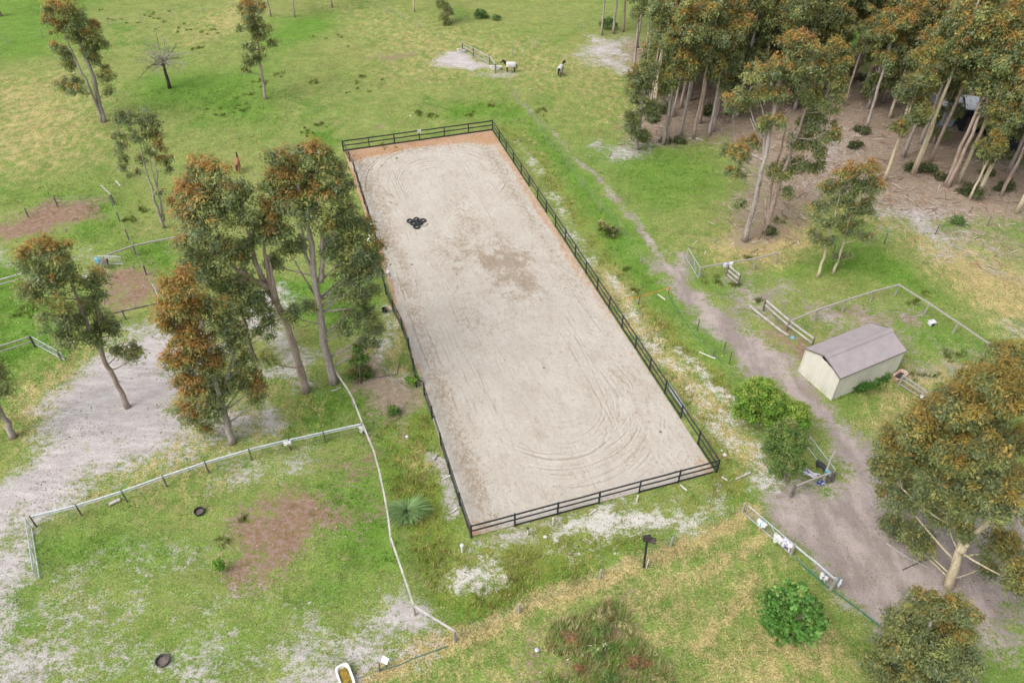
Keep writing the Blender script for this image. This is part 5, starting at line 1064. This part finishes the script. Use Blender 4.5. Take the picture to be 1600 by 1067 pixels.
def tyre(label, px, py, tilt, rz, R=.36, z=0.0):
    p = G(px, py); t = thing('tyre', label, 'tyre', p + np.array([0, 0, z]), 'tyres laid in a triangle on the arena')
    M = Matrix.Rotation(rz, 3, 'Z') @ Matrix.Rotation(tilt, 3, 'X'); h = .2; c = p + np.array([0, 0, z])
    MB().lathe(c, [(R * .60, .03), (R * .63, 0), (R * .93, .0), (R, .05), (R, h - .05), (R * .93, h), (R * .63, h), (R * .60, h - .03), (R * .62, h * .5), (R * .60, .03)], 30, M=M).build('casing', M_RUBBER, t, smooth=False)
    b = MB()
    for k in range(30):
        a = 2 * math.pi * k / 30; q = M @ Vector((R * math.cos(a) * 1.01, R * math.sin(a) * 1.01, h * .5)); b.box(np.array(q) + c, (.02, .035, .11), rz + a)
    b.build('tread', M_RUBBER, t)
tyre('left tyre of the three in the back row', 640.5, 346.5, .06, .3); tyre('middle tyre of the three in the back row, partly under the others', 650.5, 344, -.15, 1.0); tyre('right tyre of the three in the back row', 661, 346, .05, 2.0)
tyre('left tyre of the pair in the middle row', 645.3, 350.8, .18, .8, .37, .10); tyre('right tyre of the pair in the middle row', 655.6, 350.6, .14, 2.4, .37, .10); tyre('single front tyre resting on the pair of tyres, grass inside', 651, 356, .10, .2, .38, .06)

# ------------------------------------------------------------------ lying sticks, pipes, scraps
def stick(name, label, cat, pts, rad, mat, z=.06):
    P = [G(a[0], a[1], (a[2] if len(a) > 2 else z)) for a in pts]; t = thing(name, label, cat, np.array([P[0][0], P[0][1], 0]))
    rr_ = [rad * (1.1 - .4 * i / max(1, len(P) - 1)) if cat in ('branch', 'log') else rad for i in range(len(P))]; MB().tube(P, rr_, 8).build('shaft', mat, t)
    if cat == 'pipe':
        d = (P[-1] - P[-2]); d = d / np.linalg.norm(d); MB().tube([P[-1] - d * .12, P[-1] + d * .02], rad * 1.25, 8).build('collar', mat, t)
    else:
        if len(P) > 2: MB().tube([P[1], P[1] * .5 + P[2] * .5 + np.array([.12, .18, .12])], [rad * .6, rad * .3], 5).build('twig', mat, t)
        else: MB().tube([P[0] * .5 + P[1] * .5, P[0] * .35 + P[1] * .65 + np.array([.05, .1, .08])], [rad * .5, rad * .25], 5).build('twig', mat, t)
stick('white_pipe', 'thick white pipe lying under the long white rail', 'pipe', [(170, 788), (187, 780)], .11, M_PVC, .12)
for a, lab in [([(921, 803), (931, 796)], 'white pipe offcut on the grass below the near arena rail'), ([(1063, 757), (1073, 766)], 'white pipe offcut below the last near bay of the arena rail'), ([(1128, 745), (1136, 750)], 'white pipe offcut off the near right arena corner'), ([(691, 749), (703, 743)], 'white pipe offcut across the pale gravel strip left of the arena'), ([(706, 800), (714, 794)], 'white pipe offcut at the lower end of the pale gravel strip'), ([(1028, 460), (1039, 468)], 'white stick lying below the orange cord by the dirt track'), ([(1093, 550), (1117, 560)], 'white stick in the grass beside the dark stakes')]:
    stick('white_pipe', lab, 'pipe', a, .06, M_PVC)
stick('fallen_log', 'pale log on the grass between arena corner and dark bush', 'log', [(1150, 748), (1162, 743), (1173, 738)], .08, M_PALEPOLE, .08)
stick('fallen_log', 'pale split log at the top of the gravel strip left of the arena', 'log', [(677, 718), (680, 714), (682, 711)], .08, M_PALEPOLE, .1)
stick('dead_branch', 'upright forked dead branch leaning on the bent grey rail', 'branch', [(1286, 752, .0), (1291, 738, .9), (1298, 716, 1.9), (1306, 704, 2.3)], .09, M_TIMBER)
stick('fallen_branch', 'long grey fallen branch in the litter under the rusty-olive gum', 'branch', [(1385, 848), (1405, 862), (1425, 874), (1450, 886), (1480, 892)], .07, M_TIMBER)
stick('fallen_branch', 'thin fallen branch crossing the longer one under the rusty-olive gum', 'branch', [(1410, 890), (1432, 880), (1456, 871)], .04, M_TIMBERDK)
stick('fallen_branch', 'third fallen branch nearest the cream trunk, under the rusty-olive gum', 'branch', [(1454, 862), (1463, 876), (1475, 890)], .04, M_TIMBER)
stick('fallen_branch', 'curved fallen branch in the leaf litter left of the arena', 'branch', [(575, 588), (592, 590), (620, 585), (624, 565)], .05, M_TIMBERDK)
stick('fallen_branch', 'long fallen branch below the curved one in the leaf litter', 'branch', [(600, 575), (615, 593), (640, 610)], .045, M_TIMBER)
stick('fallen_branch', 'fallen bark strips at the foot of the tallest gum', 'branch', [(517, 611), (525, 609), (534, 605)], .05, M_PALEPOLE)
stick('fallen_branch', 'pale fallen branch at the foot of the straight grey woodland trunk', 'branch', [(1076, 217), (1085, 216), (1098, 219)], .11, M_PALEPOLE)
stick('fallen_branch', 'thin stick lying right of the stacked tyres on the arena', 'branch', [(658, 354), (665, 353.5), (669, 349)], .03, M_TIMBERDK)
stick('garden_hose', 'green hose snaking along the lawn edge by the dirt track', 'hose', [(1046, 462), (1058, 484), (1068, 500), (1085, 522), (1100, 538), (1125, 562), (1150, 590)], .03, M_HOSE, .03)
stick('garden_hose', 'green hose along the fence line near the bottom white board', 'hose', [(560, 1060), (590, 1047), (620, 1040), (650, 1027), (680, 1016), (700, 1009)], .03, M_HOSE, .03)
stick('green_netting', 'low dark green netting edge between lawn and dirt yard', 'netting', [(1243, 870), (1262, 890), (1285, 910), (1301, 922), (1330, 943), (1355, 962), (1382, 984)], .05, M_HOSE, .08)
stick('orange_cord', 'orange cord strung from the black stake to a tagged stake', 'cord', [(979, 466, .6), (1000, 464, .9), (1044, 450, .8)], .018, M_ORANGE)
stick('orange_cord', 'orange cord from the arena fence to the black bucket', 'cord', [(601, 485, .3), (610, 478, .6), (619, 471, 1.0)], .018, M_ORANGE)
def flag():
    p = G(1044, 462); t = thing('tagged_stake', 'stake with three orange tags at the end of the orange cord', 'post', p)
    MB().tube([p, p + np.array([0, 0, 1.0])], .025, 6).build('shaft', M_TIMBERDK, t)
    for k in range(3): MB().box(p + np.array([.06 * (-1) ** k, 0, .95 - .25 * k]), (.14, .03, .14), k * .7).build('tag', M_ORANGE, t)
flag()
def rock(label, px, py, s, mat, name='stone', cat='stone', seed=0):
    r = np.random.RandomState(seed + int(px)); p = G(px, py); t = thing(name, label, cat, p); b = MB(); R = []
    for z, k in ((-.1, .8), (.15, 1.0), (.45, .85), (.62, .45)): R.append([p + np.array([math.cos(a) * s * k * r.uniform(.75, 1.2), math.sin(a) * s * k * r.uniform(.7, 1.1), z * s]) for a in np.linspace(0, 2 * math.pi, 9)[:-1]])
    b.rings(R); b.build('body', mat, t, smooth=False)
rock('white stone on the gravel strip near the floodlight', 852, 839, .16, M_PVC); rock('white lump on the arena sand near the right rail', 978, 544, .14, M_PVC); rock('white lump outside the near right arena corner', 1132, 711, .20, M_PVC)
rock('smaller white lump touching the larger one outside the arena corner', 1128, 704, .11, M_PVC); rock('white lump in the olive grass left of the arena', 636, 682, .15, M_PVC); rock('white scrap high in the pasture beyond the arena', 641, 182, .16, M_PVC); rock('pale stone in the pasture below the rugged horses', 828, 140, .15, M_PVC)
rock('white scrap on the ground right of the orange cord', 981, 479, .12, M_PVC); rock('blue-white plastic scrap beside the double rail', 1238, 528, .25, M_RUGBLUE, 'plastic_scrap', 'scrap'); rock('grey paving scrap left of the red-brown weeds', 839, 1015, .18, M_GALV, 'paving_scrap', 'scrap')
rock('dark little heap of manure near the tyres on the arena', 644, 414, .14, M_SOIL, 'manure', 'manure'); rock('dark heap of manure in the near half of the arena', 850, 575, .12, M_SOIL, 'manure', 'manure'); rock('dark manure near the right corner of the arena', 1032, 675, .13, M_SOIL, 'manure', 'manure')
def stub(label, px, py, h, capm):
    p = G(px, py); t = thing('pipe_stub', label, 'pipe', p); MB().tube([p - np.array([0, 0, .05]), p + np.array([0, 0, h])], .06, 10).build('pipe', M_PVC, t); MB().lathe(p + np.array([0, 0, h]), [(.075, -.08), (.078, .02), (0, .03)], 10).build('cap', capm, t)
stub('upright white pipe stub with black cap, leftmost below the near arena rail', 824.5, 835, .8, M_BLACK); stub('upright white pipe stub second below the near arena rail', 864, 818, .7, M_PVC); stub('upright white pipe stub under the fifth near arena post', 995, 783, .7, M_PVC)
def standpipe():
    p = G(722.5, 862); t = thing('water_standpipe', 'white post with a rag-wrapped tap off the near left arena corner', 'standpipe', p)
    MB().tube([p - np.array([0, 0, .05]), p + np.array([0, 0, .8])], .085, 10).build('post', M_PVC, t); MB().tube([p + np.array([0, 0, .68]), p + np.array([.16, 0, .70]), p + np.array([.2, 0, .6])], .03, 6).build('tap', M_GALV, t)
    MB().lathe(p + np.array([0, 0, .78]), [(.12, -.06), (.17, .02), (.14, .12), (.05, .17), (0, .17)], 9).build('wrap', M_RUGWHITE, t)
standpipe()
def board():
    p = G(604, 1041); t = thing('notice_board', 'blank tilted white board on a short post near the bottom edge', 'sign', p)
    MB().tube([p - np.array([0, 0, .1]), p + np.array([0, 0, .75])], .05, 8).build('post', M_TIMBERDK, t); MB().box(p + np.array([0, -.05, .95]), (.44, .04, .40), -.45, (-.9, 0)).build('board', M_WHITE, t, bevel=.01)
board()
def crate():
    p = G(1455, 507); t = thing('plastic_bin', 'white bin with a dark opening in the grass yard behind the shed', 'bin', p); MB().box(p + np.array([0, 0, .22]), (.6, .5, .44), .3, (.1, 0)).build('body', M_RUGPURPLE, t, bevel=.05); MB().box(p + np.array([.02, -.26, .2]), (.34, .03, .26), .3).build('opening', M_RUBBER, t)
crate()
def ball():
    p = G(1439, 622); t = thing('white_float', 'round white float lying against the three-rail fence', 'float', p); MB().lathe(p, [(0, 0), (.12, .03), (.2, .14), (.2, .24), (.12, .36), (0, .4)], 14).build('body', M_WHITE, t, smooth=True); MB().tube([p + np.array([0, 0, .38]), p + np.array([.05, 0, .46])], .02, 6).build('eyelet', M_GALV, t)
ball()
def plank():
    p = AR(.2, 40.3); t = thing('white_plank', 'white plank leaning on the arena fence among the gum leaves', 'plank', p); MB().beam(AR(-.55, 39.6, .1), AR(.2, 41.0, 1.55), .22, .05).build('board', M_WHITE, t); MB().beam(AR(-.25, 40.1, .72), AR(-.13, 40.3, .92), .24, .02).build('batten', M_PVC, t)
plank()
def panel():
    a, c = AR(20.15, 9.3, 0), AR(20.2, 6.3, 0); t = thing('mesh_panel', 'grey mesh panel leaning on the outside of the right arena fence', 'panel', a); o = np.array([AE1[0], AE1[1], 0]); p = [a + o * .45, c + o * .45, c + o * .12 + np.array([0, 0, 1.05]), a + o * .12 + np.array([0, 0, 1.05])]
    b = MB()
    for i in range(4): b.tube([p[i], p[(i + 1) % 4]], .025, 6)
    b.build('frame', M_GALV, t); b = MB()
    for i in range(1, 16): f = i / 16; b.tube([p[0] * (1 - f) + p[1] * f, p[3] * (1 - f) + p[2] * f], .016, 3)
    for i in range(1, 7): f = i / 7; b.tube([p[0] * (1 - f) + p[3] * f, p[1] * (1 - f) + p[2] * f], .016, 3)
    b.build('mesh', M_GALV, t)
panel()
def flood():
    B = G(1006, 886); t = thing('floodlight_pole', 'black pole with two black floodlights in the straw strip south of the arena', 'floodlight', B); T = UP(B, 1011, 846)
    MB().beam(B - np.array([0, 0, .1]), T, .15, .15).build('pole', M_BLACK, t); MB().beam(T + np.array([-.25, 0, .06]), T + np.array([.45, 0, .12]), .06, .06).build('bracket', M_BLACK, t)
    for dx, dz, rz in ((-.05, .42, .2), (.32, .16, -.3)):
        c = T + np.array([dx, .0, dz]); h = MB(); h.box(c, (.55, .14, .42), rz, (-.55, 0)); o = h.build('lamp_head', M_BLACK, t, bevel=.02)
        MB().box(c + np.array([0, -.065, .04]), (.46, .02, .34), rz, (-.55, 0)).build('lens', M_DARKWATER, t)
    p = B + np.array([.16, -.05, 0]); MB().tube([p, p + np.array([.05, .02, 1.0])], .045, 8).build('conduit', M_PVC, t)
flood()

# ------------------------------------------------------------------ the cream shed
def cream_shed():
    A_, B_, C0 = G(1298.2, 625.5), G(1247.6, 581), G(1397.6, 582.7)
    e1 = C0 - A_; Lg = np.linalg.norm(e1); e1 = e1 / Lg; e2 = np.array([-e1[1], e1[0], 0]); Wd = float((B_ - A_) @ e2)
    if Wd < 0: e2 = -e2; Wd = -Wd
    HE, HR = 2.75, 3.55
    t = thing('garden_shed', 'cream ribbed metal shed with mauve-grey gable roof', 'shed', A_)
    P = lambda u, v, z: A_ + e1 * u + e2 * v + np.array([0, 0, z])
    mw = NT('cream_sheet', .5, .35); n = mw.noise(1.1, 6, .65, stretch=(1, 1, .35)); z = mw.n('ShaderNodeSeparateXYZ'); mw.l(mw.pos(), z.inputs[0])
    c = mw.mix(mw.ramp(n, .35, .7), A(.555, .54, .475), A(.50, .485, .42)); st = mw.math('MULTIPLY', mw.ramp(n, .45, .62), mw.ramp(z.outputs[2], .9, .1)); c = mw.mix(mw.math('MULTIPLY', st, .55), c, A(.30, .31, .17)); mw.col(c)
    mr = simple('mauve_roof', A(.285, .25, .255), A(.25, .22, .225), 1.2, .55, .3); mt = simple('cream_trim', A(.54, .52, .45), A(.48, .46, .40), 3, .5, .3); md = simple('roof_edge', A(.13, .10, .095), A(.17, .14, .13), 4, .6, .3)
    def ribbed(p0, d, L, n, topf, mat, name, pitch=.33, dep=.034):
        vs, fs = [], []; k = 0; x = 0; prof = [(0, 0), (.42, 0), (.5, 1), (.92, 1)]
        xs = []
        while x < L:
            for f, q in prof:
                if x + f * pitch <= L: xs.append((x + f * pitch, q * dep))
            x += pitch
        xs.append((L, 0))
        for s, q in xs:
            b = p0 + d * s + n * q; vs += [b, b + np.array([0, 0, topf(s)])]
        for i in range(len(xs) - 1): fs.append((2 * i, 2 * i + 2, 2 * i + 3, 2 * i + 1))
        b = MB(); b.add(vs, fs); return b.build(name, mat, t)
    ribbed(P(0, 0, 0), e1, Lg, -e2, lambda s: HE, mw.m, 'long_wall'); ribbed(P(0, Wd, 0), e1, Lg, e2, lambda s: HE, mw.m, 'long_wall')
    gab = lambda s: HE + (HR - HE) * (1 - abs(s - Wd / 2) / (Wd / 2))
    ribbed(P(Lg, 0, 0), e2, Wd, e1, gab, mw.m, 'gable_wall')
    gf = lambda s: HE - .02 + (HR - HE - .34) * (s / (Wd * .55)) ** .8 if s < Wd * .55 else min(gab(s) - .05, HR - .36 + (s - Wd * .55) * 1.2)      # the front sheet stops short of the roof on one side
    ribbed(P(0, 0, 0), e2, Wd, -e1, gf, mw.m, 'gable_wall', .75, .03)
    b = MB(); b.add([P(.05, .05, .01), P(Lg - .05, .05, .01), P(Lg - .05, Wd - .05, .01), P(.05, Wd - .05, .01)], [(0, 1, 2, 3)]); b.build('floor_slab', M_SOIL, t)
    for u, v in ((0, 0), (Lg, 0), (0, Wd), (Lg, Wd)): b = MB(); b.box(P(u, v, HE / 2 - .02), (.10, .10, HE - .02), math.atan2(e1[1], e1[0])); b.build('corner_trim', mt, t)
    ov, oe = .12, .10; sl = (HR - HE) / (Wd / 2)
    for side in (0, 1):
        vs, fs = [], []; xs = []; x = -oe; pitch = .38
        while x < Lg + oe:
            for f, q in ((0, 0), (.86, 0), (.89, .018), (.97, .018)):
                if x + f * pitch <= Lg + oe: xs.append((x + f * pitch, q))
            x += pitch
        xs.append((Lg + oe, 0))
        for s, q in xs:
            for v, zz in ((-ov, HE - ov * sl), (Wd / 2, HR)):
                vv = v if side == 0 else Wd - v; vs.append(P(s, vv, zz + .06 + q))
        for i in range(len(xs) - 1): fs.append((2 * i, 2 * i + 2, 2 * i + 3, 2 * i + 1) if side == 0 else (2 * i, 2 * i + 1, 2 * i + 3, 2 * i + 2))
        b = MB(); b.add(vs, fs); o = b.build('roof', mr, t); s_ = o.modifiers.new('thick', 'SOLIDIFY'); s_.thickness = .03
        v0 = -ov if side == 0 else Wd + ov; MB().beam(P(-oe, v0, HE - ov * sl + .02), P(Lg + oe, v0, HE - ov * sl + .02), .06, .09).build('fascia', md, t)
        for u in (-oe - .02, Lg + oe + .02): MB().beam(P(u, v0, HE - ov * sl + .05), P(u, Wd / 2, HR + .05), .04, .12).build('barge_board', md, t)
    b = MB(); w = .26
    for i, (dv, dz) in enumerate(((-w, -w * sl), (0, .03), (w, -w * sl))): pass
    vs = [P(u, Wd / 2 + dv, HR + .10 + dz) for u in (-oe - .05, Lg + oe + .05) for dv, dz in ((-w, -w * sl), (-.05, 0), (.05, 0), (w, -w * sl))]; b.add(vs, [(0, 1, 5, 4), (1, 2, 6, 5), (2, 3, 7, 6)]); o = b.build('ridge_cap', mr, t); s_ = o.modifiers.new('thick', 'SOLIDIFY'); s_.thickness = .02
cream_shed()

# ------------------------------------------------------------------ buildings seen between the woodland trunks
def shed_box(name, label, px, py, rz, L, Wd, H, rise, mwall, mroof, cat, dark_door=True, win=0):
    p = G(px, py); t = thing(name, label, cat, p, rz=rz); M = Matrix.Rotation(rz, 3, 'Z'); P = lambda x, y, z: np.array(M @ Vector((x, y, z))) + p
    b = MB(); vs = []
    for s in (0, L): vs += [P(s, 0, 0), P(s, Wd, 0), P(s, Wd, H), P(s, Wd / 2, H + rise), P(s, 0, H)]
    b.add(vs, [(0, 5, 9, 4), (1, 2, 7, 6), (0, 4, 3, 2, 1), (5, 6, 7, 8, 9)]); b.build('walls', mwall, t)
    for side in (0, 1):
        b = MB(); v = -.4 if side == 0 else Wd + .4; z0 = H - .4 * rise / (Wd / 2); n = int((L + .8) / .4); vs, fs = [], []
        for i in range(n * 2 + 1):
            x = -.4 + (L + .8) * i / (n * 2); q = .04 * (i % 2); vs += [P(x, v, z0 + .08 + q), P(x, Wd / 2, H + rise + .08 + q)]
        for i in range(n * 2): fs.append((2 * i, 2 * i + 2, 2 * i + 3, 2 * i + 1))
        b.add(vs, fs); o = b.build('roof', mroof, t); s_ = o.modifiers.new('thick', 'SOLIDIFY'); s_.thickness = .03
        MB().beam(P(-.4, v, z0), P(L + .4, v, z0), .10, .12).build('gutter', mroof, t)
    if dark_door:
        MB().box(P(L * .3, -.03, 1.05), (1.0, .05, 2.1), rz).build('door', M_TIMBERDK, t)
    for k in range(win): MB().box(P(L * (.45 + .2 * k), -.03, 1.7), (1.3, .05, 1.0), rz).build('window', M_DARKWATER, t)
M_NAVY = simple('navy_cladding', A(.020, .024, .036), A(.03, .034, .046), 3, .7, .25); M_PALEBLUE = simple('pale_blue_sheet', A(.30, .40, .50), A(.24, .33, .42), 2, .5, .35); M_WROOF = simple('white_roof_sheet', A(.70, .72, .76), A(.60, .62, .67), 1.5, .45, .4)
shed_box('blue_shed', 'pale blue shed with white roof behind the thick peeling trunk', 1457, 197, -.10, 2.6, 3.0, 3.2, .4, M_PALEBLUE, M_WROOF, 'shed', False)
shed_box('dark_outbuilding', 'narrow dark outbuilding right beside the pale blue shed', 1498, 205, -.25, 3.2, 3.5, 3.4, .5, M_NAVY, M_WROOF, 'outbuilding', True)
shed_box('dark_house', 'dark house with broad white metal roof behind the woodland at the right edge', 1545, 232, -.28, 16, 8, 3.6, 1.3, M_NAVY, M_WROOF, 'house', True, 2)
shed_box('white_roofed_house', 'small white-roofed building glimpsed between gums behind the golden-topped gum', 1266, 78, .1, 5, 4, 2.6, .9, M_PALEBLUE, M_WROOF, 'building', True, 1)

# ------------------------------------------------------------------ horses
def horse(label, px, py, heading, coat, mane, rugmat, headturn=0.0, headlow=0.0, name='horse', leg=None):
    p = G(px, py); t = thing(name, label, 'horse', p, rz=heading); M = Matrix.Rotation(heading, 3, 'Z')
    ht, hl = headturn, headlow
    J = [(-.50, 0, 1.24, .27), (-.05, 0, 1.17, .31), (.42, 0, 1.18, .29), (.70, .03 * ht, 1.40 - hl * .2, .19), (.95, .22 * ht, 1.66 - hl * .5, .14), (1.12, .42 * ht, 1.90 - hl * .9, .115), (1.30, .62 * ht, 1.74 - hl * 1.1, .10), (1.45, .78 * ht, 1.55 - hl * 1.15, .065), (-.72, 0, 1.26, .19)]
    E_ = [(0, 1), (1, 2), (2, 3), (3, 4), (4, 5), (5, 6), (6, 7), (0, 8)]
    for sy, fx, hx in ((-1, .03, -.06), (1, -.08, .10)):
        b = len(J); J += [(.45 + fx * .3, .15 * sy, .92, .12), (.47 + fx, .16 * sy, .50, .062), (.46 + fx, .16 * sy, .15, .048), (.51 + fx, .16 * sy, .03, .062)]; E_ += [(2, b), (b, b + 1), (b + 1, b + 2), (b + 2, b + 3)]
        b = len(J); J += [(-.50, .17 * sy, .92, .16), (-.74 + hx, .17 * sy, .56, .07), (-.68 + hx, .17 * sy, .16, .05), (-.62 + hx, .17 * sy, .03, .064)]; E_ += [(0, b), (b, b + 1), (b + 1, b + 2), (b + 2, b + 3)]
    for sy in (-1, 1): b = len(J); J += [(1.10, .42 * ht + .06 * sy, 2.07 - hl * .9, .022)]; E_ += [(5, b)]
    me = bpy.data.meshes.new('body'); me.from_pydata([j[:3] for j in J], E_, []); me.update(); o = link('body', me, coat, t)
    sk = o.modifiers.new('skin', 'SKIN'); sk.use_smooth_shade = True
    for i, j in enumerate(J): me.skin_vertices[0].data[i].radius = (j[3], j[3]); me.skin_vertices[0].data[i].use_root = (i == 0)
    sb = o.modifiers.new('smooth', 'SUBSURF'); sb.levels = sb.render_levels = 2
    W2 = lambda q: np.array(M @ Vector(q)) + p
    MB().tube([W2((-.78, 0, 1.36)), W2((-.95, 0, 1.2)), W2((-1.0, .02, .85)), W2((-.97, .02, .5))], [.05, .085, .10, .03], 7).build('tail', mane, t, smooth=True)
    b = MB(); b.tube([W2((.62, .03 * ht, 1.58 - hl * .15)), W2((.86, .2 * ht, 1.82 - hl * .45)), W2((1.06, .4 * ht, 2.02 - hl * .85)), W2((1.2, .52 * ht, 1.97 - hl * 1.0))], [.05, .075, .07, .03], 6); b.build('mane', mane, t, smooth=True)
    if rugmat is not None:
        g = []
        for i, x in enumerate(np.linspace(-.95, .62, 12)):
            f = (x + .95) / 1.57; cz = 1.2; R = .36 - .10 * max(0, (.18 - f)) / .18 - .04 * max(0, (f - .8)) / .2; row = []
            for a in np.linspace(-.22 * math.pi, 1.22 * math.pi, 17):
                yy = math.cos(a) * R * 1.02; zz = cz + math.sin(a) * R * 1.08 + (.05 * math.sin(i * 2 + a * 4) if abs(a - math.pi / 2) > 1.5 else 0)
                if math.sin(a) < 0: yy = math.copysign(R * 1.02, math.cos(a)) * (1 + .06 * math.sin(i * 1.7)); zz = cz - .36 * min(1, abs(math.sin(a)) * 1.7)
                row.append(W2((x, yy, zz)))
            g.append(row)
        o = MB().sheet(g).build('rug', rugmat, t, smooth=True); s_ = o.modifiers.new('thick', 'SOLIDIFY'); s_.thickness = .025
    return t
M_HDARK = simple('dark_coat', A(.018, .014, .013), A(.04, .028, .022), 5, .5, .3); M_HBAY = simple('bay_coat', A(.22, .085, .038), A(.30, .13, .062), 3, .45, .35); M_HMANE = simple('black_hair', A(.012, .011, .012), A(.025, .022, .022), 8, .6, .3)
horse('dark horse in a white rug standing side-on by the far trough', 797, 113, math.pi + .05, M_HDARK, M_HMANE, M_RUGWHITE, 0.0, .12)
horse('dark horse in a white rug walking away alone on the open grass', 875.5, 118, math.radians(72), M_HDARK, M_HMANE, M_RUGWHITE, -.6, .1)
horse('bay horse seen from behind above the large leaning gum', 374, 268, math.radians(100), M_HBAY, M_HMANE, None, .1, .0)
